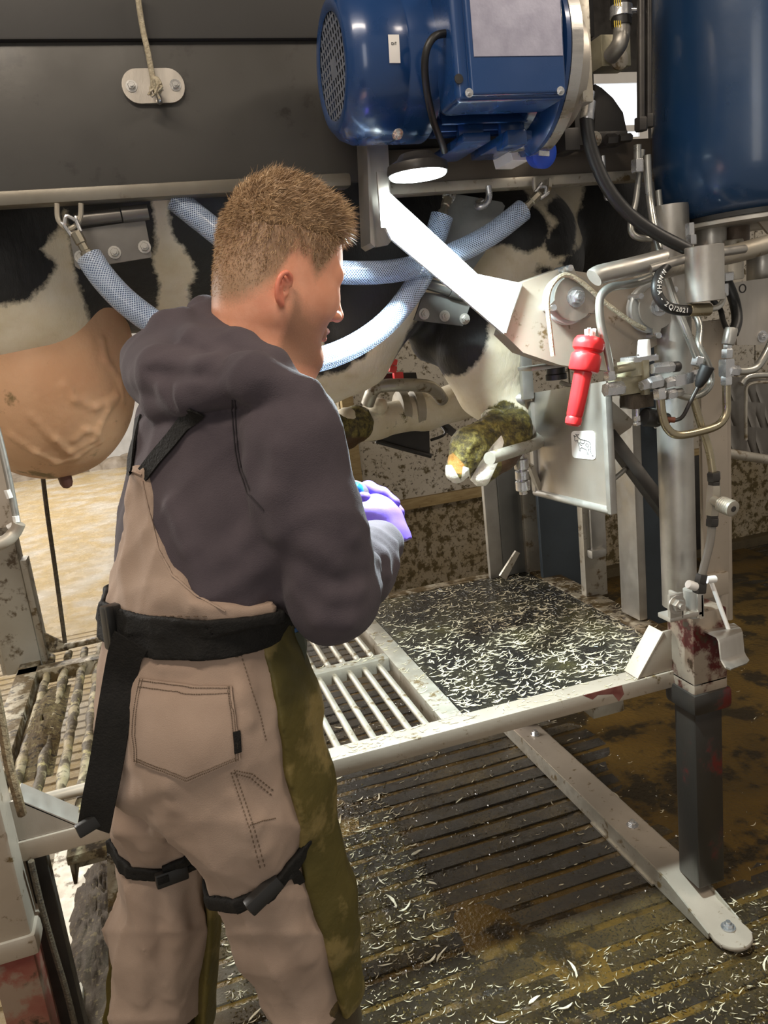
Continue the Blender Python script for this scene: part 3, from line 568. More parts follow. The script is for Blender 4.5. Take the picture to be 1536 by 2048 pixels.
# pump bodies hanging under it
pump = thing('hydraulic_pump', 'grimy steel pump cylinders hanging below the blue tank', 'pump', (TX-.05, 1.45, TZ-.15))
def vcyl(name, x0, x1, y0, y1, Y, m, par, n=24):
    a, c = at(x0, (y0+y1)/2, Y), at(x1, (y0+y1)/2, Y); xm = (a.x+c.x)/2; r = (c-a).length/2
    b = B(); zt, zb = at((x0+x1)/2, y0, Y).z, at((x0+x1)/2, y1, Y).z; b.lathe((xm, Y, zb), (0, 0, 1), [(r*.94, 0), (r, .003), (r, zt-zb-.003), (r*.94, zt-zb)], n); return obj(name, b, m, par)
vcyl('cylinder', 1395, 1446, 425, 530, 1.50, m_galv, pump); vcyl('valve_body', 1446, 1492, 425, 520, 1.50, M('oily_brown_iron', (.13, .095, .07), .5, .4, (.07, .05, .035), 12, .5, 50), pump)
vcyl('cylinder', 1448, 1482, 480, 560, 1.47, m_galvd, pump); vcyl('hex_nut', 1440, 1466, 545, 562, 1.45, m_zinc, pump, 6); vcyl('hex_nut', 1438, 1456, 568, 592, 1.44, m_zinc, pump, 6)
vcyl('hex_nut', 1372, 1388, 446, 474, 1.44, m_zinc, pump, 6); vcyl('hex_nut', 1374, 1392, 470, 490, 1.43, m_zinc, pump, 6)
b = B(); ppoly(b, [(1494, 414), (1536, 408), (1560, 480), (1536, 466)], 1.42, .006); obj('bracket', b, m_beige, pump, .001)
b = B(); pbox(b, 1420, 525, 1470, 548, 1.46, .05); obj('valve_flange', b, m_galvd, pump, .003)

# ================================================================== COLLAR BAR, CUP, PRINTED HOSE
bar_ = thing('collar_bar', 'welded tube bar with upright open cup in front of the right post', 'bar', at(1320, 530, 1.36))
b = B(); b.tube(spl([at(1188, 556, 1.36), at(1200, 549, 1.36), at(1255, 536, 1.36), at(1318, 520, 1.36), at(1326, 518, 1.36)], 5), [.012]+[.017]*3+[.0195]*14+[.0195, .017, .012] if False else .0185, 18); obj('thick_tube', b, m_galv, bar_)
b = B(); b.tube(spl([at(1300, 538, 1.345), at(1360, 521, 1.335), at(1405, 509, 1.315), at(1440, 505, 1.32), at(1488, 498, 1.345)], 6), .0085, 12); obj('thin_rod', b, m_galv, bar_)
b = B(); b.tube(spl([at(1318, 541, 1.385), at(1400, 520, 1.40), at(1470, 507, 1.38), at(1540, 487, 1.36)], 6), .0190, 16); obj('thick_tube', b, m_galvd, bar_)
cx0, cx1 = at(1378, 560, 1.31), at(1440, 560, 1.31); cr = (cx1-cx0).length/2; cm = (cx0+cx1)/2; zt, zb = at(1408, 492, 1.31).z, at(1408, 603, 1.31).z
b = B(); L_ = zt-zb; b.lathe((cm.x, 1.31, zb), (0, 0, 1), [(cr-.0035, .004), (cr-.001, 0), (cr, .001), (cr, L_-.001), (cr-.001, L_), (cr-.0035, L_), (cr-.004, .006)], 40); obj('cup', b, m_galv, bar_)
hose = thing('printed_hose', 'black hydraulic hose curling left of the steel cup, white lettering along it', 'hose', at(1330, 600, 1.33))
hp = spl([at(1336, 528, 1.345), at(1322, 545, 1.335), at(1313, 568, 1.325), at(1316, 592, 1.32), at(1332, 612, 1.315), at(1356, 620, 1.315), at(1382, 621, 1.315)], 10)
b = B(); b.tube(hp, .0102, 14); hh = obj('hose_body', b, m_black, hose)
b = B(); f0, f1 = at(1378, 620, 1.315), at(1420, 619, 1.315); b.lathe(f0, f1-f0, [(.0112, 0), (.0125, .002), (.0125, (f1-f0).length-.003), (.009, (f1-f0).length)], 20); obj('ferrule', b, m_brassy, hose)
b = B(); b.tube(spl([at(1418, 619, 1.315), at(1434, 615, 1.33), at(1444, 605, 1.36), at(1447, 590, 1.40)], 6), .006, 10); obj('end_pipe', b, m_pipe, hose)
def text_along(txt, path, size, side, m, parent, start, rev=False):
    """each character a flat glyph mesh laid on the hose side that faces out of the bend"""
    d = [0]
    for a, c in zip(path, path[1:]): d.append(d[-1]+(c-a).length)
    def ev(s):
        for i in range(len(path)-1):
            if d[i+1] >= s: t = (s-d[i])/(d[i+1]-d[i]); return path[i].lerp(path[i+1], t), (path[i+1]-path[i]).normalized()
        return path[-1], (path[-1]-path[-2]).normalized()
    bm = bmesh.new(); s = start
    for ch in txt:
        if ch == ' ': s += size*.45; continue
        cu = bpy.data.curves.new('t', 'FONT'); cu.body = ch; cu.size = size; cu.extrude = .0004; cu.offset = size*.012
        ob = bpy.data.objects.new('t', cu); me = bpy.data.meshes.new_from_object(ob)
        wd = max((v.co.x for v in me.vertices), default=size*.5)
        p, t = ev(s+wd/2); n = V(side); n = (n-t*n.dot(t)).normalized(); up = n.cross(t)
        mt = Matrix((t, up, n)).transposed().to_4x4(); mt.translation = p+n*.0102-up*size*.36-t*wd/2
        me.transform(mt); bm.from_mesh(me); bpy.data.meshes.remove(me); bpy.data.objects.remove(ob); bpy.data.curves.remove(cu); s += wd+size*.13
    return obj('lettering', bm, m, parent, smooth=False, kind='stuff', label='white lettering N NSHA - 2Q/2021')
text_along('N NSHA - 2Q/2021', hp, .0125, (-.05, -1, .0), m_letter, hh, .030)
# ================================================================== VALVE BLOCK with unions
VY = 1.40
valve = thing('control_valve', 'cluster of zinc hydraulic valve block and hex unions left of round post', 'valve', at(1290, 750, VY))
def pb(name, x0, y0, x1, y1, Y, d, m, par, bev=.002): b = B(); pbox(b, x0, y0, x1, y1, Y, d); return obj(name, b, m, par, bev)
m_cast = M('yellow_chromate_casting', (.40, .37, .27), .38, .6, (.28, .25, .17), 18, .3, 80)
pb('valve_body', 1262, 722, 1298, 752, VY, .05, m_cast, valve); pb('valve_body', 1243, 752, 1290, 788, VY+.005, .05, m_cast, valve); pb('valve_body', 1266, 786, 1308, 816, VY+.01, .05, M('oily_valve_iron', (.16, .13, .10), .4, .6, (.09, .07, .05), 20, .4, 80), valve)
pb('cap_plate', 1268, 712, 1318, 724, VY, .05, m_zinc, valve); pb('mid_plate', 1288, 720, 1300, 790, VY-.004, .05, m_cast, valve)
b = B(); p, q = at(1288, 714, VY+.025), at(1288, 679, VY+.025); b.lathe(p, q-p, [(.0145, 0), (.0135, .02), (.0120, (q-p).length-.002), (.0105, (q-p).length)], 20); obj('grey_cap', b, m_white, valve)
for x_ in (1276, 1312): bolt(at(x_, 712, VY), (0, 0, 1), .0026, valve)
def union(name, x0, y0, x1, y1, Y, r, m=m_zinc, n=6, Y1=None, par=None):
    p, q = at(x0, y0, Y), at(x1, y1, Y if Y1 is None else Y1); b = B(); L_ = (q-p).length
    b.lathe(p, q-p, [(r*.9, 0), (r, L_*.12), (r, L_*.88), (r*.9, L_)], n); return obj(name, b, m, par or valve)
union('union_nut', 1304, 738, 1345, 734, VY-.01, .0125); union('spool_end', 1232, 740, 1268, 733, VY-.005, .0085, m_cast, 16); union('collar', 1345, 734, 1358, 733, VY-.008, .011, m_dark, 16)
union('union_nut', 1210, 780, 1245, 776, VY, .0155); union('union_nut', 1222, 760, 1219, 742, VY, .0130); union('union_nut', 1282, 772, 1298, 767, VY-.015, .0115); union('union_nut', 1298, 767, 1322, 762, VY-.017, .0145); union('union_nut', 1328, 768, 1346, 763, VY-.012, .012)
union('union_block', 1345, 763, 1382, 754, VY-.012, .0155, m_zinc, 4); union('union_nut', 1380, 753, 1398, 749, VY-.008, .012); union('union_nut', 1319, 776, 1321, 798, VY-.015, .0140); union('union_nut', 1332, 790, 1350, 786, VY-.012, .012); union('union_nut', 1350, 786, 1364, 784, VY-.01, .0095, m_galv)
union('union_nut', 1393, 732, 1398, 714, VY+.01, .0135); union('union_nut', 1399, 748, 1412, 738, VY+.005, .010)
union('stud', 1274, 818, 1275, 848, VY, .0035, m_zinc, 10); union('hex_nut', 1274, 832, 1275, 842, VY, .0075); union('hex_nut', 1274, 844, 1275, 850, VY, .0085)
union('spool_housing', 1288, 834, 1318, 836, VY+.02, .020, m_black, 20); union('boot', 1310, 836, 1336, 838, VY+.01, .013, m_blackp, 18); union('boot_ring', 1318, 836, 1322, 836, VY+.01, .0145, m_blackp, 18)
lev = at(1340, 840, VY); b = B(); b.tube(spl([at(1332, 839, VY), at(1352, 840, VY-.01), at(1366, 832, VY-.02), at(1380, 805, VY-.03), at(1398, 770, VY-.035)], 6), .0042, 10); lv = obj('lever', b, m_dark, valve)
b = B(); b.cyl(at(1334, 839, VY), at(1350, 840, VY-.008), .0062, n=12); obj('lever_root', b, M('rusty_steel', (.16, .05, .025), .6, .3), lv)
p, q = at(1396, 774, VY-.035), at(1416, 731, VY-.045); b = B(); b.lathe(p, q-p, [(.006, 0), (.0085, .004), (.0125, (q-p).length*.4), (.0145, (q-p).length-.002), (.0125, (q-p).length)], 20); obj('lever_knob', b, m_black, lv, label='black lever knob')
def pipe(name, pts, r, m, label, cat='pipe', n=7):
    b = B(); b.tube(spl([at(*p) for p in pts], n), r, 12); P = at(*pts[0]); t = thing(name, label, cat, P); obj('tube', b, m, t); return t
P1 = pipe('hydraulic_pipe', [(1222, 748, VY), (1213, 700, VY), (1201, 645, VY), (1199, 605, VY), (1206, 586, VY), (1224, 574, VY), (1262, 568, VY), (1300, 556, VY+.01), (1318, 543, VY+.03)], .0085, m_pipe, 'bent grey pipe arching over the red handle to the collar bar')
P2 = pipe('hydraulic_pipe', [(1321, 796, VY-.015), (1324, 826, VY-.015), (1334, 856, VY-.016), (1356, 870, VY-.018), (1400, 863, VY-.02), (1436, 850, VY-.02), (1452, 828, VY-.02), (1453, 795, VY-.02), (1453, 768, VY-.02)], .0088, m_brassy, 'yellowish U bent pipe below the control valve')
P3 = pipe('hydraulic_pipe', [(1466, 742, VY-.02), (1492, 742, VY-.02), (1512, 735, VY-.02), (1528, 714, VY-.02), (1545, 680, VY-.02)], .0088, m_pipe, 'short grey pipe curving up off the right edge')
P4 = pipe('hydraulic_pipe', [(1294, 310, VY+.10), (1300, 400, VY+.10), (1318, 500, VY+.06), (1345, 590, VY+.03), (1372, 660, VY+.01), (1397, 722, VY+.01)], .0082, m_pipe, 'long grey pipe slanting down past the printed hose')
P5 = pipe('hydraulic_pipe', [(1316, 380, VY+.12), (1326, 470, VY+.12), (1345, 560, VY+.10), (1396, 640, VY+.06), (1398, 690, VY+.03), (1416, 728, VY+.02), (1422, 762, VY+.02), (1408, 785, VY+.015), (1380, 795, VY+.01), (1352, 788, VY-.0)], .0074, m_pipe, 'grey pipe looping down behind black lever knob')
P6 = pipe('hydraulic_pipe', [(1387, 800, VY+.005), (1402, 850, VY-.0), (1418, 900, VY-.005), (1426, 948, VY-.01)], .0085, m_brassy, 'yellowish slanting pipe running down to the needle valve')
P7 = pipe('hydraulic_pipe', [(1284, 300, 1.52), (1272, 400, 1.52), (1262, 440, 1.52), (1264, 466, 1.515), (1282, 476, 1.51), (1320, 478, 1.50)], .0070, m_pipe, 'thin pipe hooking round under the black hydraulic hose')
P8 = pipe('hydraulic_pipe', [(1482, 768, 1.50), (1500, 752, 1.50), (1560, 750, 1.50)], .0075, m_pipe, 'thin level pipe against grey scoop at right edge')
union('cross_block', 1453, 753, 1453, 718, VY-.02, .0155, m_zinc, 4, par=P2); union('union_nut', 1453, 770, 1453, 752, VY-.02, .0125, par=P2); union('union_nut', 1454, 716, 1455, 698, VY-.02, .0125, par=P2); union('neck', 1455, 698, 1456, 689, VY-.02, .0095, par=P2); union('hose_sleeve', 1456, 689, 1463, 656, VY-.02, .0135, m_galv, 16, par=P2)
union('union_nut', 1458, 741, 1476, 742, VY-.025, .0120, par=P3)
b = B(); b.tube(spl([at(1462, 668, VY), at(1452, 655, VY+.02), at(1446, 640, VY+.05), at(1440, 618, VY+.09), at(1425, 600, VY+.10)], 5), .006, 10)
t = thing('thin_black_hose', 'thin black hose behind the open steel cup', 'hose', at(1450, 650, VY)); obj('hose_body', b, m_black, t)
b = B(); b.tube(spl([at(1452, 560, 1.50), at(1468, 600, 1.49), at(1474, 640, 1.47), at(1466, 668, 1.46)], 6), .012, 12); t = thing('pump_hose', 'black curved hose hanging from pump beside the grey bolted plate', 'hose', at(1460, 600, 1.48)); obj('hose_body', b, m_black, t)
# tall black hose dropping from the motor end
bh = thing('pressure_hose', 'thick black pressure hose swooping from motor end down to the cup', 'hose', at(1185, 230, 1.50))
b = B(); b.tube(spl([at(1172, 235, 1.46), at(1177, 275, 1.46), at(1190, 320, 1.46), at(1215, 375, 1.455), at(1255, 425, 1.45), at(1310, 465, 1.44), at(1378, 500, 1.42)], 8), .0128, 14); obj('hose_body', b, m_black, bh)
b = B(); b.lathe(at(1173, 240, 1.46), at(1178, 205, 1.46)-at(1173, 240, 1.46), [(.0135, 0), (.0145, .004), (.0135, .012), (.0135, .034), (.009, .036), (.009, .052)], 18); obj('ferrule', b, m_zinc, bh)
# hose elbow above the window
eh = thing('suction_elbow', 'grey pipe elbow with clamped black and yellow hose beside blue tank', 'elbow', at(1240, 80, 1.52))
b = B(); b.tube(spl([at(1243, 45, 1.50), at(1243, 68, 1.50), at(1238, 90, 1.50), at(1222, 112, 1.53)], 6), .0165, 18); obj('elbow', b, m_galv, eh)
b = B(); b.cyl(at(1243, 52, 1.50), at(1240, -40, 1.50), .0200, n=22); hb = obj('hose_body', b, m_black, eh)
m_yel = M('yellow_print', (.55, .40, .03), .5)
for i in range(4):
    p, q = at(1229+i*4, 44, 1.4805), at(1229+i*4, 52, 1.4805); b = B(); b.box((p+q)/2, (.0018, .0012, .012)); obj('yellow_mark', b, m_yel, hb)
    p = at(1229+i*4, 4, 1.4805); b = B(); b.box(p, (.0018, .0012, .014)); obj('yellow_mark', b, m_yel, hb)
b = B(); p, q = at(1242, 36, 1.50), at(1242, 12, 1.50); b.lathe(p, q-p, [(.0205, 0), (.0222, .001), (.0222, (q-p).length-.001), (.0205, (q-p).length)], 26); cl = obj('clamp_band', b, m_zinc, eh)
b = B(); p = at(1266, 20, 1.485); b.cyl(p-V((.012, 0, 0)), p+V((.010, 0, 0)), .005, n=10); obj('clamp_screw', b, m_zinc, eh)
b = B(); pbox(b, 1203, 68, 1262, 132, 1.545, .05); obj('port_block', b, m_cast, eh, .003)
b = B(); b.lathe(at(1236, 118, 1.545), (0, -1, 0), [(.022, 0), (.022, .004), (.012, .006)], 20); obj('port_flange', b, m_galvd, eh)
# dark vertical pipes and rails at the tank's left
for i, (x_, y0, y1, Y, r, m) in enumerate(((1282, -40, 262, 1.46, .008, m_dark), (1297, -40, 255, 1.47, .007, m_dark), (1275, 290, 345, 1.50, .008, m_pipe))):
    t = thing('supply_line', ('outer dark vertical supply pipe left of blue tank', 'inner dark vertical supply pipe hugging the blue tank', 'short bright vertical pipe below the dark pipes')[i], 'pipe', at(x_, y1, Y)); b = B(); b.cyl(at(x_, y0, Y), at(x_, y1, Y), r, n=12); obj('tube', b, m, t)
    b = B(); p, q = at(x_, y1-26, Y), at(x_, y1, Y); b.hexn(p, q-p, r*1.7, (q-p).length); obj('union_nut', b, m if i < 2 else m_zinc, t)
# manifold below: dark block with bolts under bell housing
mf = thing('manifold', 'dark oily manifold block with bolts under the grey pump bell', 'manifold', at(1200, 280, 1.56))
pb('block', 1150, 205, 1190, 290, 1.56, .06, m_dark, mf); pb('block', 1190, 262, 1256, 285, 1.56, .05, m_dark, mf); pb('block', 1130, 255, 1160, 300, 1.55, .06, m_dark, mf)
bolt(at(1190, 278, 1.56), (0, -1, 0), .009, mf, m_galvd); union('union_nut', 1212, 280, 1232, 279, 1.545, .012, m_dark, par=mf); union('union_nut', 1238, 277, 1262, 275, 1.545, .009, m_dark, par=mf)
b = B(); b.tube(spl([at(1205, 312, 1.56), at(1208, 350, 1.56), at(1212, 392, 1.56), at(1216, 396, 1.55)], 5), .0055, 10); obj('drain_stub', b, m_zinc, mf)
# curved cone of the far hood under the window
hd_ = thing('motor_cowl', 'beige curved steel cowl below the small bright window', 'cowl', at(1220, 240, 1.60)); b = B()
pts = [(1190, 168), (1204, 176), (1226, 196), (1246, 225), (1255, 268), (1190, 268)]; ppoly(b, pts, 1.60, .03); obj('cowl_sheet', b, m_dark, hd_, .003)
# ================================================================== NEEDLE VALVE
nv = thing('needle_valve', 'grey needle valve with ribbed round knob on the right post', 'valve', at(1428, 1000, 1.385))
def seg(name, x0, y0, x1, y1, Y, r, m, n=6, par=nv, Y1=None): return union(name, x0, y0, x1, y1, Y, r, m, n, Y1, par)
m_nv = M('dull_grey_valve_body', (.40, .37, .31), .45, .5, (.30, .27, .22), 10, .1, 60)
seg('union_nut', 1427, 944, 1428, 962, 1.385, .0145, m_dark); seg('collar', 1428, 962, 1428, 971, 1.385, .0130, m_dark); seg('valve_body', 1428, 970, 1424, 1030, 1.385, .0155, m_nv, 6); seg('collar', 1425, 1028, 1425, 1036, 1.385, .0130, m_dark); seg('union_nut', 1425, 1036, 1424, 1052, 1.385, .0140, m_dark)
seg('stem', 1426, 1000, 1446, 1010, 1.375, .0105, m_nv, 16, Y1=1.345); p, q = at(1440, 1007, 1.352), at(1467, 1018, 1.315); b = B(); L_ = (q-p).length
prof = [(.0125, 0), (.0175, .004)] + [(.0175+.0007*((i % 2)*2-1), .006+i*(L_-.010)/10) for i in range(11)] + [(.017, L_-.001), (.014, L_), (.006, L_), (.005, L_+.001), (.002, L_+.001)]
b.lathe(p, q-p, prof, 28); obj('knob', b, m_nv, nv, label='ribbed round knob')
b = B(); b.lathe(q, q-p, [(.0062, -.001), (.0062, .0012), (.0035, .0014)], 18); obj('knob_cap', b, m_dark, nv)
b = B(); b.tube(spl([at(1424, 1050, 1.385), at(1420, 1085, 1.385), at(1410, 1125, 1.385), at(1402, 1158, 1.385)], 6), .0088, 12); obj('lower_hose', b, M('grey_hose_rubber', (.20, .185, .16), .5, 0, (.15, .135, .115), 8), nv)
seg('union_nut', 1404, 1148, 1400, 1166, 1.385, .0135, m_dark); seg('elbow_block', 1400, 1164, 1398, 1186, 1.385, .0145, m_dark, 4); seg('elbow_end', 1376, 1168, 1392, 1174, 1.38, .010, m_white, 14)
# ================================================================== FOOT PEDAL
pd = thing('foot_pedal', 'bent steel foot pedal plate with rod on the right front post', 'pedal', at(1440, 1270, 1.42))
def sheet(rows, th):
    bm = bmesh.new(); vs = [[bm.verts.new(at(*p)) for p in r] for r in rows]
    for a, c in zip(vs, vs[1:]):
        for i in range(len(a)-1): bm.faces.new((a[i], a[i+1], c[i+1], c[i]))
    bmesh.ops.recalc_face_normals(bm, faces=bm.faces); bmesh.ops.solidify(bm, geom=bm.faces, thickness=th); return bm
obj('pedal_plate', sheet([[(1398, 1256, 1.44), (1468, 1246, 1.46)], [(1432, 1272, 1.37), (1482, 1256, 1.39)], [(1438, 1280, 1.35), (1485, 1263, 1.37)], [(1440, 1290, 1.345), (1486, 1272, 1.365)], [(1443, 1318, 1.343), (1489, 1303, 1.363)], [(1447, 1326, 1.338), (1492, 1310, 1.358)], [(1452, 1334, 1.325), (1499, 1320, 1.345)], [(1462, 1338, 1.318), (1494, 1326, 1.335)]], .004), m_steeld, pd, ang=60)
pb('pedal_stay', 1386, 1236, 1412, 1262, 1.44, .006, m_galvd, pd)
b = B(); b.cyl(at(1421, 1160, 1.42), at(1458, 1262, 1.40), .0050, n=10); b.bm.verts.ensure_lookup_table(); obj('pedal_rod', b, m_white, pd); b = B(); b.cyl(at(1412, 1160, 1.42), at(1430, 1158, 1.42), .0085, n=14); obj('rod_head', b, m_white, pd)
b = B(); b.lathe(at(1457, 1263, 1.40), (0, 0, 1), [(.010, -.002), (.010, .002), (.006, .003)], 16); obj('rod_washer', b, m_galv, pd)
# ================================================================== SCOOP and bolted plate behind, right edge
sc = thing('head_scoop', 'curved grey steel scoop with tube rim behind pipes at right edge', 'scoop', at(1480, 900, 1.75))
bm = bmesh.new(); n = 14; rows = []
for j, (y0, Yo) in enumerate(((752, 0), (800, 0), (850, .0), (903, 0))):
    rows.append([bm.verts.new(at(1440+i*18, y0+i*1.2, 1.62+.10*((i-2)/10)**2)) for i in range(n)])
for a, c in zip(rows, rows[1:]):
    for i in range(n-1): bm.faces.new((a[i], a[i+1], c[i+1], c[i]))
bmesh.ops.solidify(bm, geom=bm.faces, thickness=.004); obj('scoop_sheet', bm, M('smeared_scoop_steel', (.38, .36, .33), .35, .75, (.17, .145, .12), 3.5, .05, 60, rvar=.12), sc, ang=60)
b = B(); b.tube(spl([at(1428+i*20, 902+i*3.2, 1.60+.06*((i-1)/6)**2) for i in range(8)], 3), .0125, 12); obj('rim_tube', b, m_galvd, sc)
b = B(); b.tube(spl([at(1492, 880, 1.605), at(1492, 800, 1.60), at(1500, 768, 1.60), at(1560, 764, 1.60)], 5), .004, 8); obj('wire_loop', b, m_galvd, sc)
bp = thing('bolted_plate', 'light grey bolted guard plate right of the open cup', 'plate', at(1500, 680, 1.48))
b = B(); ppoly(b, [(1464, 566), (1490, 562), (1536, 556), (1580, 556), (1580, 690), (1474, 690)], 1.50, .006); pl_ = obj('guard_sheet', b, m_steeld, bp, .001); bolt(at(1524, 673, 1.50), (0, -1, 0), .008, pl_)
b = B(); b.lathe(at(1485, 577, 1.50), (0, -1, 0), [(.010, -.001), (.010, .001), (.0075, .001), (.0075, -.001)], 18); obj('hole_ring', b, m_dark, pl_)
vcyl('standoff', 1500, 1545, 500, 560, 1.56, m_galv, bp)
# ================================================================== CLEAR BRAIDED SLING HOSES
def hose_mat():
    m = bpy.data.materials.new('clear_braided_hose'); m.use_nodes = True; nt = m.node_tree; L = nt.links.new; bs = nt.nodes['Principled BSDF']; out = nt.nodes['Material Output']
    uv = nd(nt, 'ShaderNodeUVMap'); sp_ = nd(nt, 'ShaderNodeSeparateXYZ'); L(uv.outputs[0], sp_.inputs[0])
    def mth(op, a, c): 
        n = nd(nt, 'ShaderNodeMath', operation=op)
        for i, q_ in enumerate((a, c)):
            if isinstance(q_, (int, float)): n.inputs[i].default_value = q_
            else: L(q_, n.inputs[i])
        return n.outputs[0]
    u, v = mth('MULTIPLY', sp_.outputs[0], 22), mth('MULTIPLY', sp_.outputs[1], 190)
    lines = mth('MAXIMUM', mth('GREATER_THAN', mth('FRACT', mth('ADD', u, v), 0), .70), mth('GREATER_THAN', mth('FRACT', mth('SUBTRACT', v, u), 0), .70))
    bs.inputs['Base Color'].default_value = (.30, .40, .60, 1); bs.inputs['Roughness'].default_value = .28; bs.inputs['Coat Weight'].default_value = .25; bs.inputs['Coat Roughness'].default_value = .1
    mx = nd(nt, 'ShaderNodeMix', data_type='RGBA'); L(lines, mx.inputs[0]); mx.inputs[6].default_value = (.09, .15, .30, 1); mx.inputs[7].default_value = (.40, .46, .55, 1); L(mx.outputs[2], bs.inputs['Base Color'])
    al = mth('ADD', mth('MULTIPLY', lines, .50), .42); L(al, bs.inputs['Alpha']); return m
m_hose = hose_mat()
def clear_hose(pts, r, label, ends):
    P = spl([at(*p) for p in pts], 9); b = B(); n = 20; b.tube(P, r, n, cap=False)
    bm = b.bm; uvl = bm.loops.layers.uv.new('UVMap'); d = [0]
    for a, c in zip(P, P[1:]): d.append(d[-1]+(c-a).length)
    bm.verts.index_update()
    for f in bm.faces:
        cols = [lp.vert.index % n for lp in f.loops]; wrap = max(cols)-min(cols) > 1
        for lp, c in zip(f.loops, cols): lp[uvl].uv = ((c+n if wrap and c == 0 else c)/n, d[lp.vert.index//n])
    t = thing('clear_hose', label, 'hose', P[0], 'clear braided sling hoses'); obj('hose_body', b, m_hose, t)
    for i, (e, dirp) in enumerate(ends):
        a, c = at(*e), at(*dirp); dr = (c-a).normalized(); bb = B(); bb.lathe(a-dr*.005, dr, [(.010, 0), (.0115, .006), (.0115, .016), (.0085, .018), (.0085, .030), (.0105, .032), (.0105, .052), (.008, .054)], 8); ch = obj('shackle_sleeve', bb, M('brass_shackle', (.30, .27, .21), .35, .8) if 'brass_shackle' not in bpy.data.materials else bpy.data.materials['brass_shackle'], t)
        bb = B(); s_ = dr.cross(V((0, 1, 0))).normalized(); k_ = c; bb.tube(spl([a+dr*.045+s_*.009, a+dr*.07+s_*.012, c+s_*.011, c+dr*.012, c-s_*.011, a+dr*.07-s_*.012, a+dr*.045-s_*.009], 5), .0036, 8); obj('shackle_bow', bb, m_zinc, ch)
HY = 1.60
clear_hose([(178, 514, HY), (210, 560, HY-.01), (262, 612, HY-.02), (345, 668, HY-.03), (450, 716, HY-.04), (580, 727, HY-.04), (680, 705, HY-.03), (770, 648, HY), (838, 560, HY+.02), (872, 470, HY+.03), (884, 432, HY+.03)], .0245, 'clear braided hose hanging in a deep loop behind the man from left shackle', [((178, 514, HY), (140, 445, HY+.0)), ((884, 432, HY+.03), (896, 396, HY+.05))])
clear_hose([(350, 398, HY+.06), (400, 438, HY+.05), (470, 490, HY+.03), (560, 528, HY+.02), (690, 545, HY), (800, 540, HY), (900, 510, HY), (980, 470, HY), (1046, 420, HY)], .0235, 'clear braided hose in a shallow loop behind the head up to right shackle', [((1046, 420, HY), (1084, 382, HY))])
# rings welded on the lip that carry shackles
def ubolt(x0, y0, Y, name_parent=crush, s=1.0):
    b = B(); b.tube(spl([at(x0-16*s, y0-22*s, Y), at(x0-14*s, y0, Y), at(x0, y0+12*s, Y), at(x0+14*s, y0, Y), at(x0+16*s, y0-22*s, Y)], 6), .0048, 8); cp('shackle_ring', b, m_galvd, 0)
ubolt(138, 440, HY+.01, s=1.5); ubolt(1084, 378, HY+.01); 
hk = thing('sling_hook', 'bright steel hook holding grey sling plate under the panel lip', 'hook', at(970, 380, 1.62))
b = B(); b.tube(spl([at(976, 372, 1.62), at(978, 392, 1.62), at(972, 408, 1.62), at(958, 414, 1.625), at(954, 408, 1.66), at(962, 402, 1.68)], 6), .0072, 10); obj('hook_rod', b, m_zinc, hk)
# sling hinge plates with bolts and hairy black flaps
def leaf(label, plate, barrel, bolts, Y, m, group=None):
    t = thing('sling_clasp', label, 'hinge', at(*plate[0], Y)); b = B(); ppoly(b, plate, Y, .006); lf = obj('hinge_leaf', b, m, t, .002)
    (x0, y0), (x1, y1) = barrel; a, c = at(x0, y0, Y-.004), at(x1, y1, Y-.004); d_ = c-a
    for s0, s1, r in ((0, .62, .0125), (.64, 1, .0145)):
        b = B(); b.cyl(a+d_*s0, a+d_*s1, r, n=16); obj('hinge_barrel', b, m, t)
    for bx, by in bolts: bolt(at(bx, by, Y), (0, -1, 0), .0072, lf, m_galv)
    return t
m_leaf = M('greasy_grey_hinge_plate', (.17, .16, .145), .38, .6, (.12, .11, .10), 9, .05, 60)
leaf('grey three bolt hinge plate under the panel lip at left', [(138, 462), (290, 440), (304, 512), (300, 515), (158, 538), (150, 532)], ((150, 440), (296, 424)), ((162, 514), (229, 505), (289, 494)), 1.66, m_leaf)
leaf('oily three bolt hinge plate under the slanting arm', [(848, 584), (945, 597), (926, 652), (828, 640)], ((850, 566), (928, 590)), ((848, 628), (889, 632), (929, 638)), 1.64, M('oily_dark_hinge_plate', (.14, .14, .13), .3, .6, (.10, .095, .09), 12, .08, 70))
sp2 = thing('sling_plate', 'scratched grey sling plate hanging from a hook right of lamp', 'plate', at(930, 400, 1.68)); b = B(); ppoly(b, [(903, 394), (914, 388), (1004, 404), (1010, 412), (988, 480), (930, 560), (860, 556)], 1.68, .008); obj('plate_sheet', b, M('scratched_grey_plate', (.20, .205, .20), .45, .4, (.15, .155, .15), 14, .15, 50), sp2, .003)
def flap(label, pts, Y, m): t = thing('rubber_flap', label, 'flap', at(*pts[0], Y)); b = B(); ppoly(b, pts, Y, .012); obj('flap_sheet', b, m, t, .003)
# hanging white rope at the top left
wr = thing('control_rope', 'grubby white braided rope knotted to oval plate on dark panel', 'rope', rp)
b = B(); b.tube(spl([at(274, -30, YB-.04), at(278, 10, YB-.04), at(286, 60, YB-.035), at(296, 105, YB-.035), at(304, 148, YB-.03), at(308, 172, YB-.03)], 8), .0052, 8); obj('rope_strand', b, m_rope, wr)
R_ = random.Random(3); b = B(); b.sph(rp+V((.003, -.034, -.010)), .011, (1, 1, 1.5)); obj('knot', b, m_rope, wr)
for i in range(8): b = B(); p = rp+V((.003, -.036, -.012)); b.tube(spl([p, p+V((R_.uniform(-.012, .012), R_.uniform(-.012, 0), R_.uniform(-.006, .010))), p+V((R_.uniform(-.02, .016), R_.uniform(-.014, .0), R_.uniform(-.024, -.008)))], 4), .0022, 5); obj('frayed_end', b, m_rope, wr)
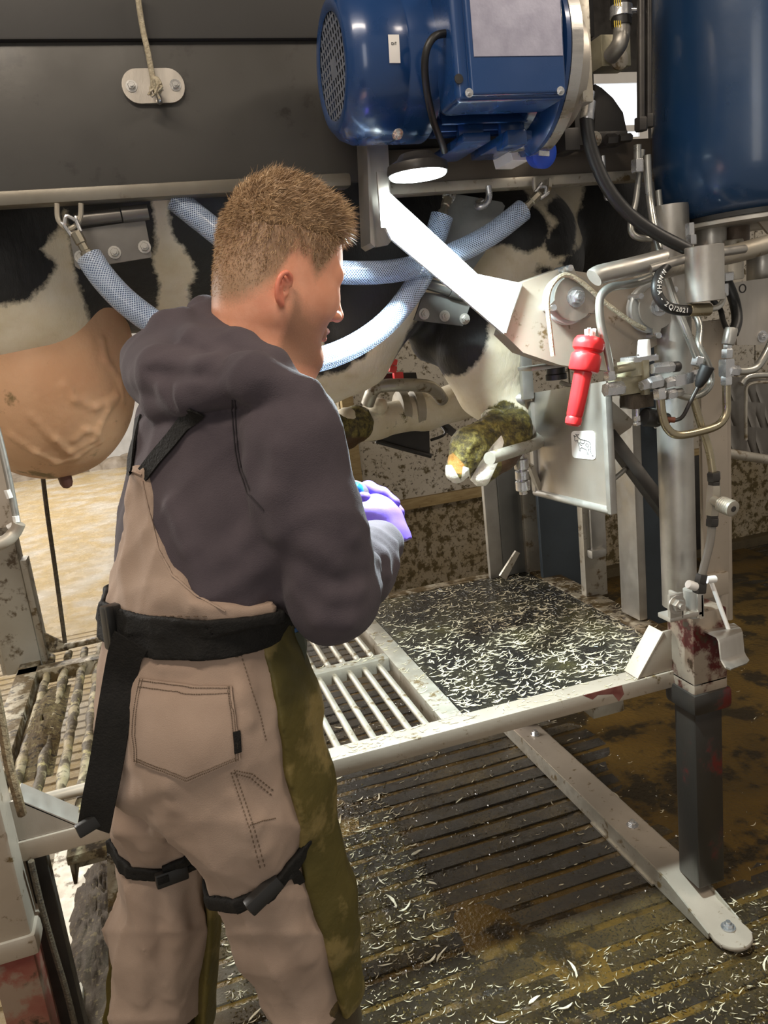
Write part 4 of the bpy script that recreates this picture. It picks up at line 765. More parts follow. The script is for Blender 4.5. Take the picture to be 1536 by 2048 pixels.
# ================================================================== LEFT EDGE: shield plate of the rear hoof rest, ropes
lr = thing('rear_hoof_shield', 'beige steel shield plate with tube rim at the far left edge', 'hoof rest', at(20, 1000, 1.55))
b = B(); ppoly(b, [(-60, 840), (-4, 868), (22, 975), (38, 1052), (-60, 1062)], 1.55, .006); obj('shield_plate', b, m_beige, lr)
b = B(); b.tube(spl([at(-14, 830, 1.545), at(2, 890, 1.545), at(20, 970, 1.545), at(34, 1044, 1.545)], 4), .0062, 10); obj('frame_tube', b, m_galv, lr)
b = B(); b.tube(spl([at(38, 1046, 1.54), at(28, 1066, 1.54), at(8, 1084, 1.53), at(-40, 1100, 1.52)], 5), .0120, 12); obj('frame_tube', b, m_beige, lr)
for p0_, p1_ in (((14, 980), (20, 996)), ((31, 1032), (33, 1044)), ((16, 1056), (30, 1048))): b = B(); b.tube([at(*p0_, 1.54), at(*p1_, 1.54)], .006, 8); obj('weld_bead', b, m_white, lr, .002)
cable = thing('thin_cable', 'thin dark braided cable hanging beside the left rear post', 'cable', at(130, 1285, 2.55))
b = B(); b.tube(spl([at(84, 940, 2.3), at(95, 1030, 2.35), at(112, 1150, 2.4), at(130, 1285, 2.45)], 6), .0062, 8); obj('cable_strand', b, m_ropeb, cable)
lrp_ = thing('tie_rope', 'brown grimy rope running down the left front post', 'rope', at(40, 1620, 1.42))
b = B(); b.tube(spl([at(-20, 1330, 1.46), at(2, 1440, 1.45), at(18, 1530, 1.43), at(34, 1590, 1.42), at(44, 1628, 1.43)], 6), .0085, 8); obj('rope_strand', b, M('brown_plaited_rope', (.20, .14, .075), .8, 0, (.07, .045, .02), 110, .9, 160), lrp_)
rod = thing('slack_cable', 'dark slack cable trailing down beside red left leg to floor', 'cable', at(150, 2048, 1.5))
b = B(); b.tube(spl([at(62, 1722, 1.48), at(80, 1800, 1.49), at(105, 1890, 1.5), at(132, 1980, 1.5), at(152, 2060, 1.5)], 6), .0060, 8); obj('cable_strand', b, m_ropeb, rod)
# ================================================================== SIGNED DISTANCE MODELLING
from mathutils.bvhtree import BVHTree
f32 = np.float32; BVH = {}
def A3(p): return np.array([p[0], p[1], p[2]], f32)
def d_seg(P, a, b, ra, rb):
    a, b = A3(a), A3(b); ab = b-a; t = np.clip(((P-a)@ab)/max(float(ab@ab), 1e-9), 0, 1)
    q = P-a-t[:, None]*ab; return np.sqrt(np.einsum('ij,ij->i', q, q))-(ra+(rb-ra)*t)
def d_ell(P, c, r, R=None):
    q = P-A3(c)
    if R is not None: q = q@np.array(R, f32)   # columns of R are the ellipsoid's axes
    r = np.array(r, f32); k0 = np.sqrt(((q/r)**2).sum(1)); k1 = np.sqrt(((q/r**2)**2).sum(1)); return k0*(k0-1)/np.maximum(k1, 1e-6)
def smin(a, b, k): h = np.maximum(k-np.abs(a-b), 0)/k; return np.minimum(a, b)-h*h*k*.25
def smax(a, b, k): return -smin(-a, -b, k)
def d_chain(P, pts, rs, k=.02):
    d = None
    for i in range(len(pts)-1):
        e = d_seg(P, pts[i], pts[i+1], rs[i], rs[i+1]); d = e if d is None else smin(d, e, k)
    return d
def axes(x, y, z): return np.array([[*x], [*y], [*z]], f32).T
def surfnet(fn, lo, hi, h):
    lo = np.array(lo, f32); n = np.ceil((np.array(hi)-lo)/h).astype(int)+1
    gx, gy, gz = (lo[i]+h*np.arange(n[i], dtype=f32) for i in range(3))
    F = np.empty(n, f32)
    step = max(1, int(400000/(n[1]*n[2])))
    for i in range(0, n[0], step):
        X, Y, Z = np.meshgrid(gx[i:i+step], gy, gz, indexing='ij'); F[i:i+step] = fn(np.stack([X.ravel(), Y.ravel(), Z.ravel()], 1)).reshape(X.shape)
    S_ = F < 0
    c = [(i, j, k) for i in (0, 1) for j in (0, 1) for k in (0, 1)]
    def sl(A, o): return A[o[0]:n[0]-1+o[0], o[1]:n[1]-1+o[1], o[2]:n[2]-1+o[2]]
    cnt = sum(sl(S_, o).astype(np.int8) for o in c); act = (cnt > 0) & (cnt < 8)
    idx = np.argwhere(act); vid = -np.ones(act.shape, np.int64); vid[act] = np.arange(len(idx))
    acc = np.zeros((len(idx), 3), f32); num = np.zeros(len(idx), f32)
    for a in range(8):
        for b_ in range(a+1, 8):
            oa, ob = np.array(c[a]), np.array(c[b_])
            if np.abs(oa-ob).sum() != 1: continue
            fa, fb = sl(F, c[a])[act], sl(F, c[b_])[act]; m = (fa < 0) != (fb < 0); t = np.where(m, fa/np.where(m, fa-fb, 1), 0)
            acc += np.where(m[:, None], oa+(ob-oa)*t[:, None], 0).astype(f32); num += m
    V_ = lo+h*(idx+acc/num[:, None])
    Q = []
    for ax in range(3):
        o = [0, 0, 0]; o[ax] = 1; u, v = (ax+1) % 3, (ax+2) % 3
        A_ = S_[tuple(slice(0, n[i]-1 if i == ax else n[i]) for i in range(3))]; B_ = S_[tuple(slice(1, n[i]) if i == ax else slice(0, n[i]) for i in range(3))]
        e = np.argwhere(A_ != B_); inside = A_[tuple(e.T)]
        ok = (e[:, u] > 0) & (e[:, v] > 0) & (e[:, u] < n[u]-1) & (e[:, v] < n[v]-1); e, inside = e[ok], inside[ok]
        def g(du, dv): q = e.copy(); q[:, u] -= du; q[:, v] -= dv; return vid[tuple(q.T)]
        q = np.stack([g(1, 1), g(0, 1), g(0, 0), g(1, 0)], 1); q[~inside] = q[~inside][:, ::-1]; Q.append(q)
    return V_, np.concatenate(Q)
def sdf_obj(name, fn, lo, hi, h, m, parent, label=None, attrs=None, polish=2, **kw):
    V_, Q = surfnet(fn, lo, hi, h)
    e = h*.5
    for _ in range(polish):      # pull the vertices onto the true surface
        d = fn(V_); g = np.stack([fn(V_+np.eye(3, dtype=f32)[i]*e)-d for i in range(3)], 1)/e
        V_ = V_-np.clip(d, -h, h)[:, None]*g/np.maximum((g*g).sum(1), .3)[:, None]*.8
    BVH[fn] = BVHTree.FromPolygons(V_.tolist(), Q.tolist())
    me = bpy.data.meshes.new(name); nv, nq = len(V_), len(Q)
    me.vertices.add(nv); me.vertices.foreach_set('co', V_.astype(f32).ravel()); me.loops.add(nq*4); me.loops.foreach_set('vertex_index', Q.astype(np.int32).ravel())
    me.polygons.add(nq); me.polygons.foreach_set('loop_start', np.arange(0, nq*4, 4, dtype=np.int32)); me.polygons.foreach_set('use_smooth', np.ones(nq, bool)); me.update(calc_edges=True); me.validate()
    for k, f_ in (attrs or {}).items(): at_ = me.attributes.new(k, 'FLOAT', 'POINT'); at_.data.foreach_set('value', f_(V_).astype(f32))
    me.materials.append(m); o = bpy.data.objects.new(name, me); put(o, parent)
    if label: o['label'] = label
    return o
def npix(P):
    d = P-np.array(CC, f32); z = d@np.array(CF, f32); return np.stack([IW/2+FOC*(d@np.array(CR, f32))/z, IH/2-FOC*(d@np.array(CU, f32))/z], 1)
def poly_sd(q, poly):
    """signed distance of 2-D points to a polygon, negative inside"""
    poly = np.array(poly, f32); d = np.full(len(q), 1e9, f32); ins = np.zeros(len(q), bool)
    for a, b_ in zip(poly, np.roll(poly, -1, 0)):
        ab = b_-a; t = np.clip(((q-a)@ab)/max(ab@ab, 1e-12), 0, 1); d = np.minimum(d, np.linalg.norm(q-a-t[:, None]*ab, axis=1))
        c = (a[1] > q[:, 1]) != (b_[1] > q[:, 1]); x = a[0]+(q[:, 1]-a[1])*(b_[0]-a[0])/(b_[1]-a[1] if b_[1] != a[1] else 1e-9); ins ^= c & (q[:, 0] < x)
    return np.where(ins, -d, d)
def wob(P, s, seed=0):
    """cheap smooth 3-D wobble in -1..1"""
    r = np.random.default_rng(seed); o = np.zeros(len(P), f32)
    for i in range(5): k = r.normal(size=3); k = k/np.linalg.norm(k)*s*(.7+.25*i); o += np.sin(P@k.astype(f32)+r.uniform(0, 6.28)).astype(f32)/5
    return o

# ================================================================== COW
cow = thing('dairy_cow', 'black and white dairy cow standing in the crush with both front feet raised', 'cow', (0.5, 2.1, 1.9))
def hide_mat():
    m = bpy.data.materials.new('holstein_hide'); m.use_nodes = True; nt = m.node_tree; L = nt.links.new; bs = nt.nodes['Principled BSDF']
    co = nd(nt, 'ShaderNodeTexCoord').outputs['Object']
    def nz(s, d=4, r=.6, sc=None):
        n = nd(nt, 'ShaderNodeTexNoise', Scale=s, Detail=d, Roughness=r)
        if sc: mp = nd(nt, 'ShaderNodeMapping'); mp.inputs['Scale'].default_value = sc; L(co, mp.inputs[0]); L(mp.outputs[0], n.inputs['Vector'])
        else: L(co, n.inputs['Vector'])
        return n.outputs['Fac']
    pa = nd(nt, 'ShaderNodeAttribute', attribute_name='patch').outputs['Fac']; ma = nd(nt, 'ShaderNodeAttribute', attribute_name='muck').outputs['Fac']
    def madd(a, k, c): n = nd(nt, 'ShaderNodeMath', operation='MULTIPLY_ADD'); L(a, n.inputs[0]); n.inputs[1].default_value = k; (L(c, n.inputs[2]) if not isinstance(c, float) else setattr(n.inputs[2], 'default_value', c)); return n.outputs[0]
    e = madd(nz(42, 6, .75), .030, madd(nz(11, 4), .03, madd(pa, 1.0, -.030)))
    sel = ramp(nt, madd(e, 20.0, .5), [(.40, g3(0)), (.62, g3(1))])
    white = ramp(nt, nz(9, 5), [(.34, (.70, .63, .50)), (.60, (.62, .53, .37)), (.78, (.46, .36, .20))])
    mix = nd(nt, 'ShaderNodeMix', data_type='RGBA'); L(sel.outputs[0], mix.inputs[0]); mix.inputs[6].default_value = (.0095, .009, .0085, 1); L(white.outputs[0], mix.inputs[7])
    mk = ramp(nt, madd(nz(22, 6, .7), 1.6, madd(ma, 1.0, -1.0)), [(.44, g3(0)), (.60, g3(1))])
    mcol = ramp(nt, nz(45, 5, .7), [(.36, (.018, .014, .006)), (.50, (.10, .078, .018)), (.62, (.21, .175, .04)), (.74, (.36, .31, .11))])
    mix2 = nd(nt, 'ShaderNodeMix', data_type='RGBA'); L(mk.outputs[0], mix2.inputs[0]); L(mix.outputs[2], mix2.inputs[6]); L(mcol.outputs[0], mix2.inputs[7]); L(mix2.outputs[2], bs.inputs['Base Color'])
    bs.inputs['Roughness'].default_value = .55; bs.inputs['Sheen Weight'].default_value = .12; bs.inputs['Specular IOR Level'].default_value = .4
    bp = nd(nt, 'ShaderNodeBump', Strength=.55, Distance=.003); L(nz(90, 5, .7, (1, 1, .28)), bp.inputs['Height'])
    bp2 = nd(nt, 'ShaderNodeBump', Strength=.5, Distance=.012); L(nz(9, 3), bp2.inputs['Height']); L(bp.outputs[0], bp2.inputs['Normal']); L(bp2.outputs[0], bs.inputs['Normal'])
    return m
m_hide = hide_mat()
bl = dict(body_a=V((-.75, 2.16, 2.00)), body_b=V((1.45, 2.16, 2.03)))
W_ = lambda x, y, Y: at(x, y, Y)
def cow_body(P):
    d = d_ell(P, (0.22, 2.17, 2.00), (1.06, .44, .44)); d = smin(d, d_ell(P, (1.22, 2.16, 1.78), (.36, .32, .24)), .08)
    d = smin(d, d_ell(P, W_(25, 545, 1.98), (.20, .20, .245)), .05)           # thigh
    d = smin(d, d_chain(P, [W_(760, 520, 1.95), W_(690, 690, 1.95), W_(640, 745, 1.98)], [.19, .115, .085], .05), .06)   # forearm muscle of the far leg
    d = smin(d, d_chain(P, [W_(850, 560, 2.02), W_(866, 680, 2.0)], [.12, .062], .04), .05)
    d = smin(d, d_chain(P, [W_(1010, 520, 1.93), W_(968, 700, 1.90), W_(985, 775, 1.90)], [.20, .118, .085], .04), .035)
    d = smin(d, d_chain(P, [W_(985, 775, 1.90), W_(1020, 818, 1.86), W_(1030, 850, 1.82)], [.075, .045, .040], .03), .05)
    for x, y in ((986, 836), (1032, 846)): d = smin(d, d_ell(P, W_(x, y, 1.79), (.034, .030, .026)), .012)
    # far front leg, strapped level, hoof to the left
    d = smin(d, d_chain(P, [W_(990, 660, 2.32), W_(962, 790, 2.40), W_(850, 822, 2.42), W_(750, 844, 2.40), W_(700, 856, 2.38)], [.10, .066, .058, .052, .056], .03), .03)
    for x, y in ((756, 812), (692, 834)): d = smin(d, d_ell(P, W_(x, y, 2.33), (.033, .035, .030)), .015)
    return d+.0035*wob(P, 38, 2)
BLK = [(1.80, [(-400, 340), (120, 380), (128, 420), (105, 470), (85, 500), (112, 525), (95, 568), (60, 598), (0, 612), (-400, 640)]),
       (1.88, [(136, 380), (300, 390), (310, 460), (305, 520), (318, 570), (310, 640), (318, 720), (200, 720), (172, 620), (150, 520)]),
       (1.78, [(345, 340), (1050, 340), (1056, 400), (1082, 452), (1070, 492), (1040, 512), (1000, 492), (962, 500), (930, 540), (880, 540), (850, 560), (835, 600), (795, 650), (745, 705), (700, 750), (650, 752), (636, 735), (664, 690), (640, 655), (470, 645), (430, 622), (395, 600), (382, 565), (402, 530), (372, 492), (345, 465), (333, 430)]),
       (1.92, [(945, 600), (925, 700), (900, 748), (860, 764), (820, 752), (782, 722), (800, 670), (835, 600)]),
       (1.78, [(1092, 408), (1129, 383), (1150, 397), (1160, 432), (1153, 457), (1140, 495), (1115, 516), (1091, 516), (1073, 499), (1080, 474), (1105, 450), (1087, 425)]),
       (1.78, [(1195, 330), (1195, 397), (1174, 443), (1181, 474), (1153, 495), (1105, 530), (1132, 544), (1190, 565), (1290, 640), (1600, 600), (1600, 250), (1195, 250)]),
       (1.78, [(1045, 556), (1066, 533), (1094, 544), (1070, 564)])]
def cow_patch(P):
    q = P[:, [0, 2]]; d = np.full(len(P), .5, f32)
    for Y, poly in BLK: d = np.minimum(d, poly_sd(q, [(at(x, y, Y).x, at(x, y, Y).z) for x, y in poly]))
    return np.clip(d, -.2, .2)
def cow_muck(P):
    far = d_chain(P, [W_(850, 820, 2.42), W_(680, 855, 2.38)], [.06, .07]); near = d_ell(P, W_(1012, 848, 1.79), (.075, .06, .05))
    return np.clip(.45-far*6, 0, .55)+np.clip(.9-np.maximum(near, 0)*30, 0, .9)
sdf_obj('body', cow_body, (-.95, 1.62, 1.10), (1.75, 2.70, 2.50), .0155, m_hide, cow, attrs=dict(patch=cow_patch, muck=cow_muck))
# udder, part of the cow with bare skin and veins
m_udder = M('udder_skin', (.58, .36, .215), .52, 0, (.46, .255, .14), 4, .35, 55, dirt=((.20, .135, .06), .34, 12), sss=.12, spec=.35)
veins = [[(130, 770), (150, 800), (190, 815), (215, 805), (232, 790)], [(60, 830), (110, 880), (140, 905), (185, 880), (200, 850), (215, 820), (235, 795)], [(20, 870), (70, 905), (110, 925), (150, 915), (178, 895)], [(205, 680), (212, 720), (240, 760), (246, 800)], [(150, 880), (170, 860), (195, 865), (200, 885)]]
uc = at(88, 764, 2.04)
def ud0(P): return smin(d_ell(P, uc, (.208, .21, .232)), d_ell(P, at(160, 640, 2.06), (.10, .16, .16)), .08)
def hit(fn, x, y, t0=.5, t1=4.0):
    if fn in BVH:
        p, n, _, _ = BVH[fn].ray_cast(CC, ray(x, y).normalized())
        if p is not None: return p, (n if n.dot(ray(x, y)) < 0 else -n)
    r = np.array(ray(x, y), f32); r /= np.linalg.norm(r); o = np.array(CC, f32); t = t0
    for _ in range(160):
        d = float(fn((o+r*t)[None])[0])
        if d < .0006: break
        t += d*.8
        if t > t1: break
    p = o+r*t; e = .002; d = fn(p[None])[0]; g = np.array([fn((p+np.eye(3, dtype=f32)[i]*e)[None])[0]-d for i in range(3)]); return V(p), V(g).normalized()
vp = [[hit(ud0, x, y)[0] for x, y in v] for v in veins]
def udder(P):
    d = ud0(P)
    for v in vp:
        for a, c in zip(v, v[1:]): d = smin(d, d_seg(P, a, c, .0034, .0034), .012)
    return d+.002*wob(P, 60, 5)
ud = sdf_obj('udder', udder, uc-V((.27, .24, .26)), uc+V((.27, .24, .30)), .0085, m_udder, cow, label='veined pinkish brown udder')
m_teat = M('dark_teat_skin', (.13, .05, .03), .5, 0, (.08, .03, .02), 20, .2, 90)
for (x, y, Y, s) in ((128, 950, 2.0, 1.0),):
    a, c = at(x-4, y-14, Y), at(x+8, y+26*s, Y); b = B(); b.lathe(a, c-a, [(.020, 0), (.0165, .3*(c-a).length), (.0150, .75*(c-a).length), (.011, .93*(c-a).length), (.004, (c-a).length)], 16); obj('teat', b, m_teat, ud)
# near hoof: two claws with pale trimmed soles
def hoof_mat():
    m = bpy.data.materials.new('hoof_horn'); m.use_nodes = True; nt = m.node_tree; L = nt.links.new; bs = nt.nodes['Principled BSDF']; co = nd(nt, 'ShaderNodeTexCoord').outputs['Object']
    n1 = nd(nt, 'ShaderNodeTexNoise', Scale=55, Detail=6, Roughness=.75); L(co, n1.inputs['Vector'])
    col = ramp(nt, n1.outputs['Fac'], [(.36, (.012, .009, .004)), (.47, (.075, .056, .012)), (.58, (.19, .155, .032)), (.72, (.34, .29, .11))])
    def mix(attr, c, prev, lo=.4, hi=.6):
        a = nd(nt, 'ShaderNodeAttribute', attribute_name=attr); r = ramp(nt, a.outputs['Fac'], [(lo, g3(0)), (hi, g3(1))]); x = nd(nt, 'ShaderNodeMix', data_type='RGBA'); L(r.outputs[0], x.inputs[0]); L(prev, x.inputs[6]); x.inputs[7].default_value = (*c, 1); return x.outputs[2]
    o = mix('horn', (.075, .035, .012), col.outputs[0]); o = mix('amber', (.36, .17, .03), o); o = mix('pale', (.80, .76, .66), o, .45, .55); L(o, bs.inputs['Base Color']); bs.inputs['Roughness'].default_value = .42
    bp = nd(nt, 'ShaderNodeBump', Strength=.9, Distance=.006); L(n1.outputs['Fac'], bp.inputs['Height']); L(bp.outputs[0], bs.inputs['Normal']); return m
m_hoof = hoof_mat()
def hoof(name, px, Y, lab, s=1.0):
    P_ = lambda x, y, dY=0: at(px[0]+(x-940)*s, px[1]+(y-910)*s, Y+dY)
    root, tipL, tipR = P_(1008, 862, .05), P_(910, 958, -.01), P_(966, 960, -.005)
    cl = [([P_(988, 866, .03), P_(940, 893, .0), P_(914, 942, -.01)], [.047, .045, .029]), ([P_(1022, 874, .03), P_(996, 902, .015), P_(962, 950, .0)], [.050, .050, .028])]
    sd = (P_(925, 985)-P_(925, 955)).normalized()
    cut = P_(925, 980)
    def fn(P):
        d = None
        for pts, rs in cl:
            e = d_chain(P, pts, [r*s for r in rs], .02*s)
            d = e if d is None else smin(d, e, .006)
        n_ = np.array(sd, f32); d = smax(d, (P-A3(cut))@n_, .006)
        g = d_chain(P, [P_(985, 868, -.055), P_(957, 905, -.055), P_(940, 958, -.045)], [.004, .010, .006]); d = smax(d, -g, .012)
        d = smin(d, d_seg(P, P_(1030, 850, .04), root, .042*s, .045*s), .02)
        return d+.0018*wob(P, 210, 9)*1.0+.0012*wob(P, 420, 4)
    def tip(P): return np.clip(1-((A3(cut)-P)@np.array(sd, f32))/(.050*s)+.25*wob(P, 90, 3), 0, 1)
    right = np.array(CR, f32)
    def pale(P):
        q = npix(P); u = (q[:, 0]-px[0])/s+940; v = (q[:, 1]-px[1])/s+910
        m = np.minimum(poly_sd(np.stack([u, v], 1), [(884, 930), (903, 930), (922, 962), (926, 932), (938, 936), (940, 960), (960, 925), (985, 890), (1003, 870), (1008, 884), (998, 920), (978, 965), (956, 990), (905, 990), (880, 970)]), 60)
        return np.clip(.5-m/8, 0, 1)
    def amber(P):
        q = npix(P); u = (q[:, 0]-px[0])/s+940; v = (q[:, 1]-px[1])/s+910; return np.clip(.5-poly_sd(np.stack([u, v], 1), [(890, 915), (906, 905), (930, 930), (925, 950), (905, 945)])/9, 0, 1)*.9
    def horn(P):
        q = npix(P); u = (q[:, 0]-px[0])/s+940; v = (q[:, 1]-px[1])/s+910; return np.clip(.5-poly_sd(np.stack([u, v], 1), [(1000, 900), (1060, 880), (1060, 990), (985, 985), (1004, 935)])/9, 0, 1)
    lo = np.min([A3(p) for pts, _ in cl for p in pts]+[A3(root)], 0)-.07; hi = np.max([A3(p) for pts, _ in cl for p in pts]+[A3(root)], 0)+.07
    return sdf_obj(name, fn, lo, hi, .0036, m_hoof, cow, label=lab, attrs=dict(pale=pale, amber=amber, horn=horn))
hoof('hoof', (940, 910), 1.74, 'mucky cloven hoof with white trimmed tips')
def hoof2(P): d = d_chain(P, [W_(712, 848, 2.37), W_(682, 862, 2.34), W_(664, 880, 2.31)], [.058, .058, .046], .02); return d+.002*wob(P, 160, 3)
hc2 = W_(680, 865, 2.34)
zero = lambda P: np.zeros(len(P), f32)
sdf_obj('hoof', hoof2, hc2-V((.11, .11, .11)), hc2+V((.11, .11, .11)), .006, m_hoof, cow, label='muck covered far hoof with orange rim', attrs=dict(pale=lambda P: np.clip(.5-np.abs(npix(P)[:, 0]-660-(npix(P)[:, 1]-860)*.1)/6+.4, 0, 1), amber=lambda P: np.clip(.9-np.abs(npix(P)[:, 0]-666)/10, 0, 1), horn=lambda P: np.clip((npix(P)[:, 1]-862)/25, 0, 1)))
# holder of the far leg
fr = thing('far_leg_holder', 'grey far leg holder with tube ring, black strap and hanging plate', 'leg holder', at(800, 800, 2.40))
b = B(); b.tube(spl([at(735, 808, 2.30), at(752, 776, 2.27), at(800, 770, 2.25), at(860, 774, 2.27), at(885, 800, 2.32)], 7), .020, 14); obj('ring_tube', b, m_galvd, fr)
b = B(); ppoly(b, [(764, 748), (832, 745), (836, 766), (772, 768)], 2.32, .08); obj('clamp_block', b, m_black, fr, .004)
sb = at(818, 822, 2.42)
for i, dx in enumerate((-14, 14)):
    b = B(); c0 = at(818+dx, 822-dx*.05, 2.42); b.lathe(c0-V((.016, 0, -.0012)), V((.032, 0, -.002)), [(.062, 0), (.066, .003), (.066, .028), (.062, .031)], 26); obj('leg_strap', b, M('grimy_pale_strap', (.34, .30, .24), .6, 0, (.24, .20, .14), 14, .2, 60, dirt=(MUCK, .25, 30)) if i == 0 else bpy.data.materials['grimy_pale_strap'], fr)
b = B(); ppoly(b, [(752, 858), (858, 836), (860, 912), (756, 884)], 2.46, .008); obj('shield_plate', b, m_dark, fr, .002)
b = B(); b.tube([at(752, 882, 2.45), at(806, 897, 2.45), at(862, 912, 2.45)], .008, 8); obj('frame_tube', b, m_dark, fr)
for y0, y1 in ((860, 868), (869, 882)): b = B(); b.cyl(at(744, y0, 2.45), at(744, y1, 2.45), .013, n=14); obj('hinge_knuckle', b, m_dark, fr)
b = B(); b.bar(at(872, 838, 2.5), at(925, 880, 2.45), .024, .024); obj('strut', b, m_dark, fr, .003)
b = B(); b.tube(spl([at(862, 880, 2.45), at(884, 872, 2.46), at(890, 862, 2.46), at(872, 842, 2.5)], 4), .005, 8); obj('loop', b, m_dark, fr)
clip = thing('red_clip', 'coral red plastic rope clip on the far leg holder', 'clip', at(780, 745, 2.30))
for (x, y, sx, sz) in ((786, 724, .014, .010), (785, 738, .014, .011), (796, 752, .018, .012)): b = B(); b.box(at(x, y, 2.29), (sx*1.7, .02, sz*1.9), (0, .3 if y < 745 else .0, 0)); obj('clip_piece', b, m_pink, clip, .004)
# ================================================================== THE TRIMMER (person seen from behind, facing right and away)
man = thing('person', 'standing man in dark hoodie, beige bib trousers and olive chaps, head bent over gloved hands', 'person', (0.05, 1.15, 0))
m_skin = bpy.data.materials.new('skin'); m_skin.use_nodes = True
def skin_mat(m):
    nt = m.node_tree; L = nt.links.new; bs = nt.nodes['Principled BSDF']; co = nd(nt, 'ShaderNodeTexCoord').outputs['Object']
    n = nd(nt, 'ShaderNodeTexNoise', Scale=22, Detail=5, Roughness=.6); L(co, n.inputs['Vector'])
    base = ramp(nt, n.outputs['Fac'], [(.35, (.62, .27, .16)), (.65, (.70, .34, .22))])
    def lay(prev, attr, c, scale, lo, hi, k=1.0):
        a = nd(nt, 'ShaderNodeAttribute', attribute_name=attr); q = nd(nt, 'ShaderNodeTexNoise', Scale=scale, Detail=3, Roughness=.7); L(co, q.inputs['Vector'])
        s = nd(nt, 'ShaderNodeMath', operation='MULTIPLY_ADD'); L(q.outputs['Fac'], s.inputs[0]); s.inputs[1].default_value = .5; s.inputs[2].default_value = -.25
        t = nd(nt, 'ShaderNodeMath', operation='ADD'); L(a.outputs['Fac'], t.inputs[0]); L(s.outputs[0], t.inputs[1])
        r = ramp(nt, t.outputs[0], [(lo, g3(0)), (hi, g3(k))]); x = nd(nt, 'ShaderNodeMix', data_type='RGBA'); L(r.outputs[0], x.inputs[0]); L(prev, x.inputs[6]); x.inputs[7].default_value = (*c, 1); return x.outputs[2]
    o = lay(base.outputs[0], 'red', (.62, .16, .10), 30, .3, .9, .7); o = lay(o, 'fade', (.29, .18, .105), 420, .20, .75, .95); o = lay(o, 'stubble', (.20, .105, .06), 500, .3, 1.0, .75); o = lay(o, 'lip', (.50, .15, .12), 30, .4, .7, .8)
    L(o, bs.inputs['Base Color']); bs.inputs['Roughness'].default_value = .5; bs.inputs['Subsurface Weight'].default_value = .15; bs.inputs['Subsurface Radius'].default_value = (.02, .008, .004); bs.inputs['Subsurface Scale'].default_value = .3
    bp = nd(nt, 'ShaderNodeBump', Strength=.2, Distance=.001); q = nd(nt, 'ShaderNodeTexNoise', Scale=500, Detail=3); L(co, q.inputs['Vector']); L(q.outputs['Fac'], bp.inputs['Height']); L(bp.outputs[0], bs.inputs['Normal'])
skin_mat(m_skin)
def cloth(name, c, c2, bump=.35, bs=700, vs=7, sheen=.25, rough=.85, dirt=None): return M(name, c, rough, 0, c2, vs, bump, bs, sheen=sheen, dirt=dirt, spec=.2)
m_hood = cloth('faded_charcoal_jersey', (.078, .062, .071), (.054, .043, .051), .3, 600, 9, sheen=.06)
m_trou = cloth('beige_work_canvas', (.37, .275, .215), (.30, .215, .163), .25, 700, 6, .05)
m_chap = cloth('olive_waxed_chaps', (.115, .088, .024), (.055, .048, .014), .5, 60, 3.2, .0, .5, dirt=((.20, .15, .055), .50, 6))
m_boot = M('brown_rubber_boot', (.055, .038, .020), .4, 0, (.035, .025, .014), 7, .3, 60, dirt=((.12, .08, .03), .3, 12))
m_web = M('black_webbing', (.011, .010, .009), .75, 0, (.007, .0065, .006), 90, .5, 300, spec=.25)
m_glove = M('violet_nitrile', (.165, .105, .60), .42, 0, (.14, .085, .52), 8, .15, 70, sss=.1)
m_cyan = M('cyan_blue_handle', (.012, .20, .52), .35, 0, (.010, .16, .44), 8)
m_thread = M('brown_stitching', (.12, .080, .050), .8); m_seamdark = M('hoodie_seam', (.024, .019, .022), .9)
# ---- lofted trunk: rows (z, centre, half widths forward / sideways, facing)
def row(y, xl, xr, Y, psi, ratio):
    c = at((xl+xr)/2, y, Y); hw = abs(at(xr, y, Y).x-at(xl, y, Y).x)/2; ps = math.radians(psi)
    a = hw/math.sqrt(math.cos(ps)**2+ratio**2*math.sin(ps)**2); return (c.z, c.x, c.y, a, a*ratio, ps)
def loft(rows):
    T = np.array(sorted(rows), f32); zs = T[:, 0]
    def fn(P, off=0.0):
        z = np.clip(P[:, 2], zs[0], zs[-1]); cx, cy, a, b_, ps = (np.interp(z, zs, T[:, i]).astype(f32) for i in range(1, 6))
        dx, dy = P[:, 0]-cx, P[:, 1]-cy; c, s = np.cos(ps), np.sin(ps); u, v = dx*c+dy*s, -dx*s+dy*c
        q = np.sqrt((u/a)**2+(v/b_)**2)+1e-6; k1 = np.sqrt((u/a**2)**2+(v/b_**2)**2)+1e-6
        d = q*(q-1)/k1; d = np.where(d > 0, d, np.maximum(d, (q-1)*np.minimum(a, b_)))
        return smax(d, np.abs(P[:, 2]-(zs[0]+zs[-1])/2)-(zs[-1]-zs[0])/2, .03)-off
    def uv(P):
        z = np.clip(P[:, 2], zs[0], zs[-1]); cx, cy, ps = (np.interp(z, zs, T[:, i]).astype(f32) for i in (1, 2, 5))
        dx, dy = P[:, 0]-cx, P[:, 1]-cy; c, s = np.cos(ps), np.sin(ps); return dx*c+dy*s, -dx*s+dy*c
    return fn, uv
trunk, trunk_uv = loft([row(1330, 205, 590, 1.13, 40, 1.25), row(1255, 216, 572, 1.13, 38, 1.28), row(1190, 222, 592, 1.13, 36, 1.28), row(1100, 230, 600, 1.13, 34, 1.3), row(1000, 243, 606, 1.13, 30, 1.32), row(900, 260, 612, 1.13, 26, 1.3), row(820, 274, 604, 1.13, 24, 1.3), row(770, 320, 590, 1.13, 24, 1.3), row(715, 390, 575, 1.13, 26, 1.2)])
RS, RE, RW = at(582, 868, .985), at(664, 1190, .985), at(752, 1088, 1.18)
LS, LE, LW = V((.055, 1.27, RS.z+.0)), at(590, 1120, 1.42), at(700, 1010, 1.28)
